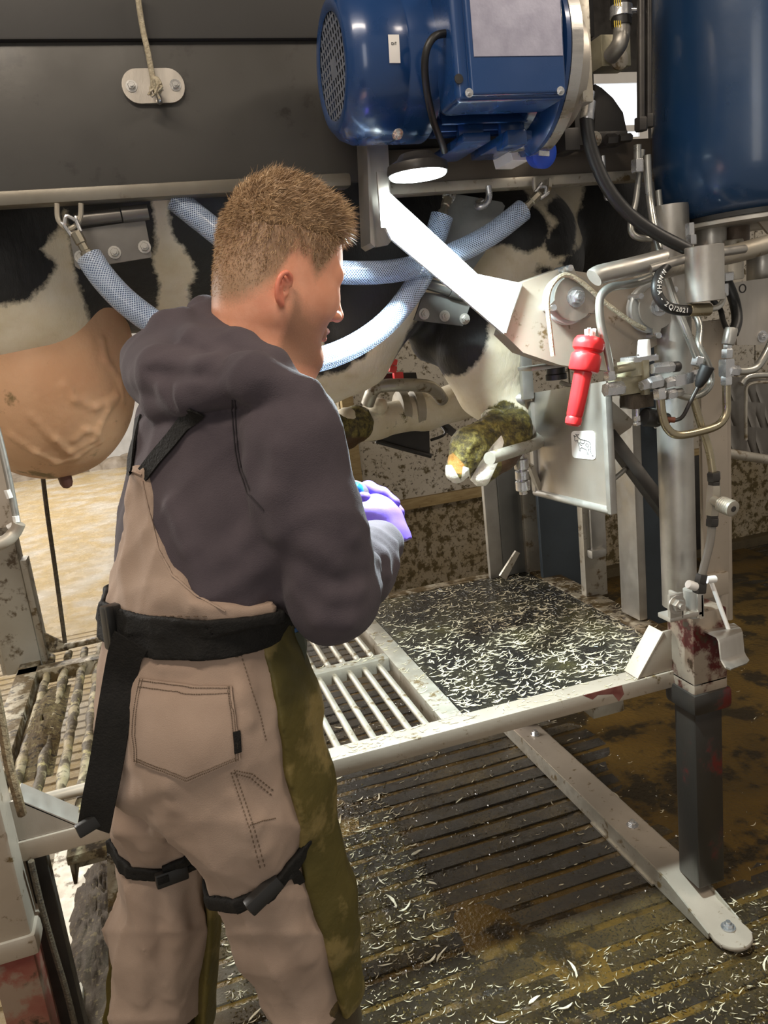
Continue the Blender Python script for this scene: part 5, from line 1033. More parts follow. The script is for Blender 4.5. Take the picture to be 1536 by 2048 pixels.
def arms(P, k=0.0):
    d = d_chain(P, [RS, RS.lerp(RE, .5), RE], [.066-k, .060-k, .058-k], .03)
    d = smin(d, d_chain(P, [RE, RE.lerp(RW, .55), RW], [.056-k, .051-k, .038-k], .03), .025)
    return np.minimum(d, d_chain(P, [LS, LE, LW], [.074-k, .058-k, .045-k], .03))
hoodp = [([(408, 628, 1.17), (420, 668, 1.11), (478, 702, 1.04), (545, 738, 1.0), (592, 792, .985)], .023), ([(408, 628, 1.17), (470, 645, 1.26), (565, 700, 1.26), (600, 770, 1.16), (596, 795, 1.02)], .019),
         ([(296, 722, 1.16), (326, 742, 1.07), (420, 752, 1.01), (505, 755, .97), (594, 800, .965)], .029), ([(290, 768, 1.13), (325, 812, 1.07), (372, 792, 1.02), (470, 772, .985)], .021), ([(345, 668, 1.14), (400, 695, 1.08), (500, 728, 1.03)], .028), ([(275, 742, 1.15), (292, 758, 1.09), (340, 775, 1.035), (430, 768, .995)], .016), ([(372, 640, 1.13), (395, 690, 1.065), (455, 722, 1.015), (540, 762, .975)], .015)]
def hood(P):
    d = d_ell(P, at(360, 735, 1.15), (.075, .085, .058))
    for pts, r in hoodp: d = smin(d, d_chain(P, [at(*p) for p in pts], [r]*len(pts), .01), .009)
    return d
def shirt0(P): return smin(smin(trunk(P), arms(P), .035), hood(P), .006)
def humps(base, lines):
    out = []
    for pts, r, k in lines:
        H = [hit(base, x, y) for x, y in pts]; out.append(([p-n*(r*.38) for p, n in H], r, k))
    return out
fold = humps(shirt0, [([(525, 1045), (470, 1110), (400, 1150)], .014, .02), ([(540, 1100), (480, 1165), (400, 1195), (330, 1190)], .016, .02), ([(548, 1150), (500, 1205), (430, 1222)], .015, .018), ([(555, 1190), (530, 1225), (470, 1236)], .013, .016), ([(500, 930), (530, 1000), (545, 1060)], .012, .02), ([(340, 1010), (380, 1100), (405, 1170)], .008, .02), ([(560, 900), (555, 980), (560, 1060)], .012, .02),
                      ([(620, 1090), (670, 1130), (725, 1120)], .010, .02), ([(600, 1150), (660, 1190), (720, 1180)], .011, .02), ([(735, 1085), (765, 1110), (775, 1150)], .009, .012), ([(745, 1060), (785, 1090), (792, 1130)], .008, .010), ([(705, 1080), (745, 1120), (760, 1170)], .010, .014), ([(595, 1180), (640, 1235), (690, 1245)], .010, .02)])
def ridg(P, s, seed=0):
    r = np.random.default_rng(seed); o = np.zeros(len(P), f32)
    for i in range(4): k = r.normal(size=3); k = k/np.linalg.norm(k)*s*(.7+.3*i); o += (1-np.abs(np.sin(P@k.astype(f32)+r.uniform(0, 6.28)))).astype(f32)**3/4
    return o
SK = np.array([[.75, .3, -.45], [-.3, .9, .2], [.25, .1, .38]], f32)
groove = [[hit(shirt0, x, y)[0] for x, y in L_] for L_ in ([(330, 752), (334, 782), (346, 815)], [(292, 742), (360, 748), (430, 752)], [(410, 738), (440, 716), (466, 698)], [(466, 800), (470, 870), (482, 945), (528, 1020)], [(470, 1160), (520, 1195), (560, 1200)], [(505, 1060), (545, 1100)])]
def shirt(P):
    d = shirt0(P)
    for L_ in groove: d = smax(d, -d_chain(P, L_, [.0042]*len(L_), .004), .012)
    for pts, r, k in fold: d = smin(d, d_chain(P, pts, [r*.5]+[r]*(len(pts)-2)+[r*.5] if len(pts) > 2 else [r]*2, .01), k)
    return d+.0030*wob(P, 34, 1)+.0018*wob(P, 75, 6)+.0034*wob(P@SK, 62, 15)-.0120*ridg(P@SK, 24, 3)
sdf_obj('hoodie', shirt, (-.24, .84, 1.00), (.52, 1.52, 1.70), .0062, m_hood, man, label='faded charcoal hooded sweatshirt with hood down')
# ---- legs and trousers
hipR, kneeR, ankR = at(432, 1430, 1.06), at(528, 1735, 1.09), at(640, 2040, 1.12)
hipL, kneeL, ankL = at(345, 1450, 1.22), at(326, 1735, 1.28), at(312, 2040, 1.30)
pelvis, pelvis_uv = loft([row(1215, 215, 575, 1.13, 38, 1.25), row(1265, 210, 578, 1.13, 38, 1.28), row(1310, 200, 588, 1.13, 40, 1.26), row(1370, 190, 602, 1.13, 40, 1.24), row(1440, 190, 606, 1.13, 40, 1.2), row(1510, 215, 590, 1.14, 40, 1.15), row(1570, 260, 560, 1.14, 40, 1.1)])
def legs(P, k=0.0):
    r = d_chain(P, [hipR, hipR.lerp(kneeR, .5), kneeR, kneeR.lerp(ankR, .35), ankR], [.100+k, .095+k, .074+k, .074+k, .062+k], .04)
    l = d_chain(P, [hipL, hipL.lerp(kneeL, .5), kneeL, kneeL.lerp(ankL, .4), ankL], [.092+k, .082+k, .062+k, .076+k, .072+k], .04)
    return r, l
def trous0(P): r, l = legs(P); return smin(smin(pelvis(P), r, .05), l, .045)
def bib0(P, off=.0045): return smin(trunk(P), 9+0*P[:, 0], .01)-off
ztop, zbelt = at(272, 945, 1.05).z, at(390, 1215, 1.0).z
wz = [at(300, y, 1.05).z for y in (945, 1000, 1060, 1130, 1185, 1215, 1240)]; ww = [.012, .024, .036, .062, .105, .150, .40]
o_ = np.argsort(wz); wz = np.array(wz)[o_]; ww = np.array(ww)[o_]
def bib(P):
    u, v = trunk_uv(P); d = np.minimum(trunk(P)-.004, shirt(P)-.0045); d = np.maximum(d, trunk(P)-.028); d = np.maximum(d, .014-arms(P)); wd = np.interp(P[:, 2], wz, ww).astype(f32)
    e = (np.abs(v)-wd)*.75; d = smax(d, e, .004); d = smax(d, u+.03, .004)       # back panel only
    d = np.maximum(d, at(400, 1246, 1.0).z-P[:, 2]); return np.maximum(d, P[:, 2]-ztop)
def bib_low(P): return np.maximum(trunk(P)-.0055, P[:, 2]-at(390, 1238, 1.0).z)
tfold = humps(trous0, [([(232, 1600), (250, 1650), (290, 1680)], .014, .02), ([(280, 1640), (300, 1690), (305, 1720)], .012, .015), ([(210, 1540), (250, 1590), (330, 1570)], .014, .025), ([(345, 1610), (320, 1660), (315, 1710)], .010, .018), ([(290, 1780), (292, 1880), (280, 2000)], .014, .02), ([(350, 1790), (355, 1880), (340, 1990)], .014, .02), ([(480, 1640), (520, 1700), (545, 1735)], .010, .02), ([(470, 1590), (500, 1650), (520, 1720)], .009, .015), ([(540, 1800), (580, 1860), (620, 1920)], .010, .02), ([(300, 1320), (330, 1335), (380, 1340)], .006, .01), ([(470, 1320), (490, 1380), (500, 1440)], .008, .015)])
def trousers(P):
    d = smin(trous0(P), bib_low(P), .012); d = np.minimum(d, bib(P))
    for pts, r, k in tfold: d = smin(d, d_chain(P, pts, [r*.5]+[r]*(len(pts)-2)+[r*.5], .01), k)
    d = d+.0022*wob(P, 40, 8)+.0012*wob(P, 95, 12)+np.interp(P[:, 2], [.55, .75, .95], [.0045, .003, .0012]).astype(f32)*wob(P*np.array((1, 1, .33), f32), 70, 21)-np.interp(P[:, 2], [.55, .75, .9, 1.1], [.024, .022, .011, .008]).astype(f32)*ridg(P*np.array((1, 1, .55), f32), 27, 9)-.004*ridg(P@SK, 55, 19)
    return np.maximum(d, np.where(P[:, 0] < (ankL.x+ankR.x)/2+.01, ankL.z-.015, ankR.z+.055)-P[:, 2])
trz = ankR.z
sdf_obj('bib_trousers', trousers, (-.30, .84, trz-.04), (.32, 1.45, ztop+.03), .0062, m_trou, man, label='beige work trousers with bib back')
bl_ = at(640, 1962, 1.1).z
# ---- chaps over the front of both legs
nX = np.array((math.cos(math.radians(18)), math.sin(math.radians(18)), 0), f32)
def axis_off(P, H, K, A_, offs):
    zs = np.array([A_.z, K.z, H.z, H.z+.2]); X = np.interp(P[:, 2], zs, [A_.x, K.x, H.x, H.x]); Yv = np.interp(P[:, 2], zs, [A_.y, K.y, H.y, H.y]); o = np.interp(P[:, 2], zs, offs)
    return ((P[:, 0]-X)*nX[0]+(P[:, 1]-Yv)*nX[1]-o).astype(f32)
def chapsR(P):
    r, l = legs(P, .0095); d = smin(smin(pelvis(P)-.010, r, .05), d_chain(P, [at(560, 1400, 1.07), at(600, 1560, 1.07), at(655, 1780, 1.08), at(708, 1972, 1.09)], [.036, .042, .040, .010], .03), .05)
    d = smax(d, -(axis_off(P, hipR, kneeR, ankR, [.024, .026, .050, .050])), .006)
    return np.maximum(d, P[:, 2]-at(560, 1262, 1.0).z)+.002*wob(P, 50, 3)+.0012*wob(P, 110, 7)-.014*ridg(P*np.array((1, 1, .5), f32), 26, 12)
sdf_obj('chap', chapsR, (-.02, .84, at(700, 2000, 1.09).z), (.34, 1.40, 1.14), .0062, m_chap, man, label='olive chap over the right leg')
def chapsL(P):
    r, l = legs(P, .0095); d = smin(l, d_chain(P, [kneeL+V((.03, 0, 0)), ankL+V((.035, 0, 0))], [.072, .074], .03), .03)
    d = smax(d, -(axis_off(P, hipL, kneeL, ankL, [.056, .058, .045, .045])), .006)
    return np.maximum(d, P[:, 2]-hipL.z+.1)+.002*wob(P, 50, 4)+.0012*wob(P, 110, 8)
sdf_obj('chap', chapsL, (-.16, 1.05, .30), (.22, 1.55, hipL.z), .0066, m_chap, man, label='olive chap on the left leg')
b = B(); b.ribbon(spl([at(262, 1770, 1.36), at(240, 1830, 1.36), at(232, 1900, 1.36), at(218, 1990, 1.36), at(214, 2048, 1.36)], 6), (0.3, -1, 0), [.012+.006*math.sin(i*.9) for i in range(25)], .003); obj('chap_edge', b, m_chap, man, label='loose olive edge of left chap')
# ---- boots
def boot(P, A_, K, ang):
    f_ = V((math.cos(ang), math.sin(ang), 0)); up = (K-A_).normalized()
    d = d_chain(P, [A_+up*.075, A_, V((A_.x, A_.y, .10))+f_*.0], [.068, .064, .052], .03)
    return smin(d, d_chain(P, [V((A_.x, A_.y, .055))-f_*.03, V((A_.x, A_.y, .050))+f_*.14], [.052, .044], .03), .05)
def bootc(A_, K, ang): return lambda P: np.maximum(boot(P, A_, K, ang), .002-P[:, 2])+.0015*wob(P, 60, 3)
sdf_obj('boot', bootc(ankR, kneeR, .65), (ankR.x-.14, ankR.y-.14, -.01), (ankR.x+.28, ankR.y+.28, ankR.z+.16), .008, m_boot, man, label='muddy brown rubber boot')
sdf_obj('boot', bootc(ankL, kneeL, .65), (ankL.x-.14, ankL.y-.14, -.01), (ankL.x+.28, ankL.y+.28, ankL.z+.16), .008, m_boot, man, label='muddy brown rubber boot')
# ---- belt, buckle and hanging tail
zc = (hit(trousers, 300, 1262)[0].z+hit(trousers, 500, 1270)[0].z)/2
def belt(P): d = np.minimum(np.minimum(pelvis(P), trunk(P))-.0095, trousers(P)-.0045); return smax(np.abs(d)-.004, np.abs(P[:, 2]-zc-.0+.065*(P[:, 0]-.02))-.0290, .004)
sdf_obj('belt', belt, (-.26, .84, zc-.06), (.32, 1.45, zc+.06), .0045, m_web, man, label='wide black webbing waist belt')
bz = hit(trousers, 226, 1255)[0]
bk = B(); bk.box(at(230, 1252, bz.y-.018), (.030, .020, .062), (0, .06, .5)); bo = obj('buckle', bk, m_blackp, man, .004, label='black plastic belt buckle')
b = B(); b.box(at(222, 1252, bz.y-.030), (.010, .008, .056), (0, .06, .5)); obj('buckle_prong', b, m_blackp, bo, .002)
tail = [(262, 1282, .978), (250, 1310, .965), (240, 1360, .96), (228, 1430, .962), (214, 1520, .972), (198, 1600, .985), (188, 1655, .99)]
tail = [(x, y, min(hit(trousers, max(x, 236), y)[0].y, 1.075)-.014-(.012 if y < 1320 else 0)) for x, y, _ in tail]
b = B(); b.ribbon(spl([at(*p) for p in tail], 5), [V((-.35, -1, .1))]*31, [.050]*4+[.046]*27, .0028); obj('belt_tail', b, m_web, man, label='hanging end of the waist belt')
b = B(); b.box(at(186, 1645, tail[-1][2]-.006), (.046, .010, .020), (0, -.18, .3)); obj('belt_clip', b, m_blackp, man, .003)
# ---- braces (two webbing straps that meet at the bib)
def strap(name, pts, fn, wd, th, m, lift=.003, parent=None, label=None):
    H = [hit(fn, x, y) for x, y in pts]; P = spl([p+n*lift for p, n in H], 4); N = []
    for i in range(len(P)): j = min(i/4, len(H)-1); a = int(j); c = min(a+1, len(H)-1); N.append((H[a][1].lerp(H[c][1], j-a)).normalized())
    b = B(); b.ribbon(P, N, wd, th); return obj(name, b, m, parent or man, label=label, ang=60)
strap('brace', [(394, 822), (372, 846), (345, 880), (315, 915), (288, 950)], shirt, .021, .003, m_web, label='black webbing brace')
strap('brace', [(280, 836), (272, 880), (265, 920), (262, 952)], shirt, .019, .003, m_web, label='black webbing brace')
# ---- knee straps
def legring(name, L0, L1, t, wd, tilt, i, parent=None):
    c = L0.lerp(L1, t); ax_ = (L1-L0).normalized(); n_ = np.array((ax_+V(tilt)).normalized(), f32)
    def fn(P): d = trousers(P)-.004; return smax(np.abs(d)-.0045, np.abs((P-A3(c))@n_)-wd, .003)
    return sdf_obj(name, fn, c-V((.15, .16, .07)), c+V((.15, .16, .07)), .0048, m_web, man, label='black knee strap', polish=1)
legring('knee_strap', kneeL, ankL, -.17, .0125, (.05, 0, 0), 1); legring('knee_strap', kneeR, ankR, -.12, .0125, (.34, .0, 0), 0)
def onleg(px, py, size, rot, name, parent=man):
    p, n = hit(trousers, px, py); b = B(); b.box(p+n*.010, size, rot); return obj(name, b, m_blackp, parent, .0035)
bq = onleg(342, 1740, (.052, .014, .026), (0, .02, .15), 'strap_buckle'); b = B(); p, n = hit(trousers, 330, 1738); b.box(p+n*.018, (.018, .004, .012), (0, .02, .15)); obj('buckle_tongue', b, m_web, bq, .001)
bq = onleg(525, 1778, (.056, .016, .024), (0, -.42, .25), 'strap_buckle'); b = B(); p, n = hit(trousers, 512, 1783); b.box(p+n*.020, (.020, .005, .013), (0, -.42, .25)); obj('buckle_tongue', b, m_web, bq, .001)
b = B(); b.ribbon(spl([at(x, y, hit(chapsR, 615, 1755)[0].y+dy) for x, y, dy in ((545, 1768, .012), (570, 1750, -.012), (590, 1748, -.012), (600, 1768, .0))], 5), (0, -1, .5), .016, .003); obj('strap_end', b, m_web, man)
# ---- pocket, seams and stitching on the trousers
def on(fn, pts, lift=.0008, n=5):
    out = []
    for (x0, y0), (x1, y1) in zip(pts, pts[1:]):
        for i in range(n): t = i/n; p, nn = hit(fn, x0+(x1-x0)*t, y0+(y1-y0)*t); out.append(p+nn*lift)
    p, nn = hit(fn, *pts[-1]); out.append(p+nn*lift); return out
def stitch(name, lines, fn, r, m, parent, dash=True, lift=.0008):
    b = B()
    for pts in lines:
        P = spl(on(fn, pts, lift), 3)
        if dash:
            i = 0
            while i < len(P)-1: b.tube(P[i:i+2], r, 4); i += 2
        else: b.tube(P, r, 5)
    return obj(name, b, m, parent, kind='stuff')
pk = [(282, 1356), (345, 1366), (408, 1372), (466, 1370), (472, 1430), (480, 1515), (430, 1542), (375, 1562), (325, 1540), (284, 1516), (268, 1470), (270, 1420)]
bm = bmesh.new(); N_ = 16; grid = {}
top = lambda u: (282+184*u, 1356+16*min(1, u*1.6)-2*u); 
def pkt(u, v):
    lx_ = 282-16*math.sin(min(1, v*1.25)*math.pi*.6)+(3 if v > .8 else 0)*1; rx_ = 466+14*v; yt = 1356+16*min(1, u*1.6); yb_ = 1520+44*(1-abs(u-.5)*2) - 4*u; return lx_+(rx_-lx_)*u, yt+(yb_-yt)*v
for i in range(N_+1):
    for j in range(N_+1): p, n = hit(trousers, *pkt(i/N_, j/N_)); grid[i, j] = bm.verts.new(p+n*.0022)
for i in range(N_):
    for j in range(N_): bm.faces.new((grid[i, j], grid[i+1, j], grid[i+1, j+1], grid[i, j+1]))
bmesh.ops.recalc_face_normals(bm, faces=bm.faces); bmesh.ops.solidify(bm, geom=bm.faces, thickness=.0022); pock = obj('back_pocket', bm, m_trou, man, ang=70)
edge = lambda ins: [[pkt(ins, v/6) for v in range(0, 7)], [pkt(1-ins, v/6) for v in range(0, 7)], [pkt(ins+(1-2*ins)*u/8, 1-ins*1.2) for u in range(9)], [pkt(ins+(1-2*ins)*u/8, ins*1.2) for u in range(9)], [pkt(ins+(1-2*ins)*u/8, ins*1.2+.075) for u in range(9)]]
stitch('pocket_stitching', edge(.02)+edge(.045)[:3], trousers, .00075, m_thread, pock, lift=.0052)
stitch('seam_stitching', [[(462, 1545), (480, 1600), (500, 1660), (520, 1735)], [(470, 1543), (489, 1600), (509, 1660), (529, 1732)], [(462, 1545), (500, 1555), (545, 1592)], [(468, 1540), (505, 1548), (548, 1582)], [(500, 1650), (525, 1642), (552, 1636)], [(482, 1310), (500, 1370), (520, 1430), (532, 1480)], [(228, 1225), (300, 1232), (420, 1232)], [(300, 1308), (400, 1312), (480, 1314)]], trousers, .00085, m_thread, man)
stitch('chap_stitching', [[(514, 1330), (536, 1430), (558, 1530), (572, 1630), (586, 1720)]], chapsR, .0009, m_thread, man)
p, n = hit(trousers, 474, 1482); b = B(); b.box(p+n*.004, (.010, .003, .030), (0, .1, .3)); obj('pocket_tab', b, m_web, man, .001)
stitch('bib_hem', [[(285, 962), (302, 1040), (318, 1100), (345, 1150), (390, 1190), (450, 1222)], [(258, 946), (270, 944), (284, 950)]], trousers, .0018, m_trou, man, False)
stitch('hood_seam', [[(464, 800), (466, 850), (470, 900), (478, 940), (495, 985), (528, 1020)], [(470, 800), (472, 850), (476, 900), (484, 938), (500, 980)]], shirt, .0009, m_seamdark, man, False)
# ---- tool pouch on the hip
po = at(592, 1320, 1.03); b = B(); b.prism([at(x, y, 1.035) for x, y in ((572, 1270), (606, 1262), (612, 1300), (608, 1372), (596, 1378), (578, 1330))], (.006, .02, 0)); obj('tool_pouch', b, M('dark_green_pouch', (.035, .040, .018), .6, 0, (.022, .026, .012), 10, .2, 90), man, .006)
kn = thing('pocket_tool', 'blue tool handle standing in the hip pouch', 'tool', at(590, 1270, 1.04)); b = B(); a, c = at(586, 1250, 1.045), at(594, 1310, 1.05); b.lathe(a, c-a, [(.004, 0), (.009, .002), (.0105, .008), (.0105, (c-a).length)], 16); obj('handle', b, M('dull_blue_handle', (.015, .075, .19), .45), kn)
# ---- head
HO = at(556, 538, 1.125); h12 = math.radians(14); pd_ = math.radians(19)
hh_ = V((math.cos(h12), math.sin(h12), 0)); HL = V((-math.sin(h12), math.cos(h12), 0)); HF = hh_*math.cos(pd_)-V((0, 0, 1))*math.sin(pd_); HU = hh_*math.sin(pd_)+V((0, 0, 1))*math.cos(pd_)
HM = np.array([HF, HL, HU], f32)       # world -> head (rows)
def hp_(f_, l_, u_): return HO+HF*f_+HL*l_+HU*u_
NB = at(505, 715, 1.13)
nbl = HM@A3(NB-HO)/.95
def headl(q):
    a = np.stack([q[:, 0], np.abs(q[:, 1]), q[:, 2]], 1)
    d = d_ell(q, (.0, 0, .030), (.091, .077, .090)); d = smin(d, d_ell(q, (.032, 0, -.045), (.057, .056, .082)), .05)
    d = smin(d, d_seg(a, (-.004, .050, -.066), (.066, .014, -.118), .020, .017), .03); d = smin(d, d_ell(q, (.074, 0, -.116), (.017, .020, .016)), .02)
    d = smin(d, d_ell(a, (.052, .042, -.034), (.030, .020, .026)), .025)
    d = smin(d, d_seg(a, (.084, .010, .008), (.072, .046, .006), .010, .009), .016)
    d = smax(d, -d_ell(a, (.098, .033, -.012), (.020, .016, .011)), .012)
    d = smin(d, d_ell(a, (.0755, .032, -.012), (.0125, .0135, .0115)), .005); d = smin(d, d_seg(a, (.0875, .022, -.0165), (.078, .044, -.015), .0022, .0020), .003)
    d = smin(d, d_chain(q, [(.086, 0, .002), (.095, 0, -.020), (.107, 0, -.041)], [.0085, .0090, .0110], .01), .012); d = smin(d, d_ell(a, (.097, .012, -.045), (.012, .0085, .008)), .006)
    d = smax(d, -d_ell(a, (.104, .007, -.053), (.005, .0035, .004)), .003)
    d = smin(d, d_seg(a, (.0945, .0, -.069), (.083, .020, -.073), .0052, .0032), .006); d = smin(d, d_seg(a, (.0915, .0, -.081), (.082, .018, -.079), .0054, .0032), .005); d = smax(d, -d_seg(a, (.105, 0, -.0752), (.090, .022, -.0758), .0014, .0012), .003)
    d = smin(d, d_chain(q, [(-.030, 0, -.040), (.5*nbl[0]-.012, .5*nbl[1], .5*nbl[2]-.015), tuple(nbl)], [.060, .056, .064], .03), .035)
    a = (a-np.array((-.020, .0765, -.043), f32))/.66+np.array((-.004, .076, -.026), f32)
    e = d_chain(a, [tuple(v) for v in spl([(.012, .077, -.014), (.007, .085, .001), (-.008, .091, .006), (-.020, .093, -.008), (-.021, .090, -.030), (-.012, .084, -.048), (.001, .077, -.058)], 3)], [.0044]*14+[.0050, .0054, .0058, .0060, .0060], .004)
    e = smin(e, d_ell(a, (-.006, .078, -.026), (.016, .0055, .028)), .006); e = smin(e, d_chain(a, [(-.008, .084, -.006), (-.012, .084, -.024), (-.004, .080, -.040)], [.003]*3, .003), .004); e = smin(e, d_ell(a, (.008, .076, -.030), (.004, .005, .006)), .004)
    e = smax(e, -d_ell(a, (.001, .086, -.028), (.006, .010, .010)), .004)
    return smin(d, e*.66, .005)
HS = .95
def headw(P): return headl((((P-A3(HO))@HM.T)/HS).astype(f32))*HS
def body(P): return smin(headw(P), d_ell(P, at(480, 790, 1.13), (.10, .10, .07)), .04)
def lq(P): return (((P-A3(HO))@HM.T)/HS).astype(f32)
def a_fade(P):
    q = lq(P); line = np.interp(q[:, 0], [-.11, -.07, -.03, -.012, .012, .03, .055, .075, .09], [-.085, -.078, -.045, .010, .004, -.022, .02, .055, .07]).astype(f32)
    return np.clip((q[:, 2]-line)*20+.28, 0, 1)*np.clip(1-(np.abs(q[:, 1])-.083)*200, 0, 1)
def a_stub(P):
    q = lq(P); u = np.interp(q[:, 0], [-.02, .0, .02, .05, .10], [-.03, -.03, -.055, -.062, -.055]).astype(f32); return np.clip((u-q[:, 2])*26+.50, 0, 1)*np.clip((q[:, 0]+.012)*60, 0, 1)*np.clip((q[:, 2]+.155)*40, 0, 1)
def a_red(P): q = lq(P); return np.clip((np.abs(q[:, 1])-.0765)*100, 0, .8)*(q[:, 2] < .0)+np.clip(.7-np.linalg.norm(q-np.array((.108, 0, -.045), f32), axis=1)*30, 0, .7)+np.clip(.5-np.linalg.norm(q*np.array((1, 0, 1), f32)-np.array((-.03, 0, -.06), f32), axis=1)*8, 0, .4)
def a_lip(P): q = lq(P); return np.clip(1-(np.abs(q[:, 2]+.0755)-.008)*200, 0, 1)*np.clip((q[:, 0]-.086)*120, 0, 1)
sdf_obj('body', body, (-.06, .98, 1.36), (.43, 1.28, 1.80), .0032, m_skin, man, label='head and neck', attrs=dict(fade=a_fade, stubble=a_stub, red=a_red, lip=a_lip))
# hair: cap plus strands
m_hair = M('sandy_brown_hair', (.27, .165, .085), .55, 0, (.16, .092, .045), 60, .6, 500, spec=.4, stretch=(1, 1, 1)); m_strand = M('sandy_hair_strand', (.43, .285, .155), .5, 0, (.22, .13, .066), 40, spec=.5)
def capl(q):
    th = np.interp(q[:, 0], [-.10, -.05, .03, .09], [.005, .011, .012, .016]).astype(f32)*np.clip((q[:, 2]-.045)/.05, .18, 1)
    d = d_ell(q, (.0, 0, .030), (.091, .077, .090))-th
    line = np.interp(q[:, 0], [-.11, -.06, -.01, .03, .06, .085, .12], [.030, .035, .042, .045, .052, .068, .074]).astype(f32)
    return smax(d, line-q[:, 2], .010)
def cap(P): q = lq(P); return capl(q)+.0022*wob(P, 150, 5)+.0014*wob(P, 330, 2)
hair = sdf_obj('hair', cap, HO-V((.14, .13, .10)), HO+V((.17, .13, .18)), .0036, m_hair, man, label='short tousled sandy brown hair')
def strands(name, fn, lo, hi, n, dirf, lenf, wd, keep, m, seed):
    V_, Q = surfnet(fn, lo, hi, .006); r = np.random.default_rng(seed); q = lq(V_); ok = np.where(keep(q))[0]; i = r.choice(ok, n); p = V_[i]+r.normal(0, .0022, (n, 3)).astype(f32)
    e = .004; d0 = fn(p); g = np.stack([fn(p+np.eye(3, dtype=f32)[k]*e)-d0 for k in range(3)], 1); g /= np.linalg.norm(g, axis=1)[:, None]+1e-9; p = p-d0[:, None]*g-g*.002
    ql = lq(p); dr = dirf(ql, r)@HM; dr = dr.astype(f32); ln = lenf(ql, r)[:, None].astype(f32)
    v1 = (g*.75+dr*.6); v1 /= np.linalg.norm(v1, axis=1)[:, None]; v2 = (g*.30+dr*.9); v2 /= np.linalg.norm(v2, axis=1)[:, None]
    a1 = p+v1*ln*.5; a2 = a1+v2*ln*.5; sd = np.cross(v1, r.normal(size=(n, 3))); sd = (sd/np.linalg.norm(sd, axis=1)[:, None]*wd).astype(f32)
    co = np.stack([p-sd, p+sd, a1-sd*.8, a1+sd*.8, a2], 1).reshape(-1, 3); base = np.arange(n)*5; tri = np.concatenate([np.stack([base, base+1, base+3], 1), np.stack([base, base+3, base+2], 1), np.stack([base+2, base+3, base+4], 1)])
    me = bpy.data.meshes.new(name); me.from_pydata(co.tolist(), [], tri.tolist()); me.materials.append(m); me.polygons.foreach_set('use_smooth', [True]*len(me.polygons)); o = bpy.data.objects.new(name, me); put(o, hair); o['kind'] = 'stuff'; return o
dtop = lambda q, r: np.stack([.85+.0*q[:, 0]+r.normal(0, .35, len(q)), r.normal(0, .35, len(q)), .25-np.clip(q[:, 0]-.04, 0, 1)*9+r.normal(0, .3, len(q))], 1)
lo_, hi_ = HO-V((.14, .13, .10)), HO+V((.17, .13, .18))
strands('strand', cap, lo_, hi_, 9000, dtop, lambda q, r: np.interp(q[:, 0], [-.09, -.05, .03, .09], [.010, .018, .015, .028])*r.uniform(.6, 1.3, len(q))*np.clip((q[:, 2]-.02)/.06, .35, 1), .00055, lambda q: q[:, 2] > .045, m_strand, 3)
def skull(P): q = lq(P); return smin(d_ell(q, (.0, 0, .030), (.0915, .0775, .0905)), headl(q), .004)
def kf(q): line = np.interp(q[:, 0], [-.11, -.07, -.03, -.012, .012, .03, .055, .075], [-.070, -.060, -.020, .020, .012, .0, .03, .06]); return (q[:, 2] > line) & (q[:, 2] < .07) & (np.abs(q[:, 1]) < .082)
strands('short_strand', skull, lo_, hi_, 7000, lambda q, r: np.stack([-.25+r.normal(0, .3, len(q)), r.normal(0, .3, len(q)), -.75+r.normal(0, .3, len(q))], 1), lambda q, r: np.clip(.005+(q[:, 2]+.04)*.09, .004, .013)*r.uniform(.7, 1.2, len(q)), .00042, kf, m_strand, 5)
def bv(l_, u_):
    o = hp_(.18, l_, u_); d_ = -HF; p, n, _, _ = BVH[body].ray_cast(o, d_); return p+n*.0006
for s_ in (-1, 1):
    b = B(); P_ = spl([bv(s_*.012, .012), bv(s_*.028, .017), bv(s_*.044, .010)], 4); b.tube(P_, [.0014, .002, .0024, .0026, .0026, .0024, .002, .0016, .001], 6); obj('eyebrow', b, m_hair, man)
    b = B(); b.tube(spl([bv(s_*.022, -.017), bv(s_*.034, -.0185), bv(s_*.045, -.016)], 4), .0010, 5); obj('eyelashes', b, m_ink, man)
# ---- gloved hands around the knife handle
def G(pts): return [at(p[0]-2, p[1]+8, p[2]) for p in pts]
def gloveR(P):
    d = d_chain(P, G([(786, 1100, 1.205), (776, 1070, 1.215), (764, 1035, 1.225)]), [.036, .036, .034], .02)
    d = smin(d, d_ell(P, at(755, 1040, 1.235), (.036, .036, .036)), .02)
    for i, (k0, k1, k2) in enumerate([((738, 1006, 1.235), (742, 990, 1.275), (726, 1000, 1.30)), ((756, 1000, 1.235), (762, 990, 1.278), (744, 1003, 1.305)), ((774, 1005, 1.24), (782, 1000, 1.28), (764, 1018, 1.305)), ((786, 1022, 1.24), (794, 1022, 1.275), (778, 1036, 1.295))]):
        d = smin(d, d_chain(P, G([k0, k1, k2]), [.0165, .0135, .0115], .008), .010)
    d = smin(d, d_chain(P, G([(752, 1040, 1.22), (722, 1022, 1.225), (706, 1014, 1.245)]), [.020, .0150, .0115], .01), .014)
    return d+.0010*wob(P, 150, 3)
c_ = at(753, 1042, 1.23); cuffR = at(792, 1098, 1.2)
nW = np.array((at(764, 1035, 1.225)-at(786, 1100, 1.205)).normalized(), f32)
def glR(P): return np.maximum(gloveR(P), -((P-A3(at(780, 1092, 1.205)))@nW))
sdf_obj('glove', glR, c_-V((.09, .09, .09)), c_+V((.09, .11, .08)), .0030, m_glove, man, label='violet glove on the right hand')
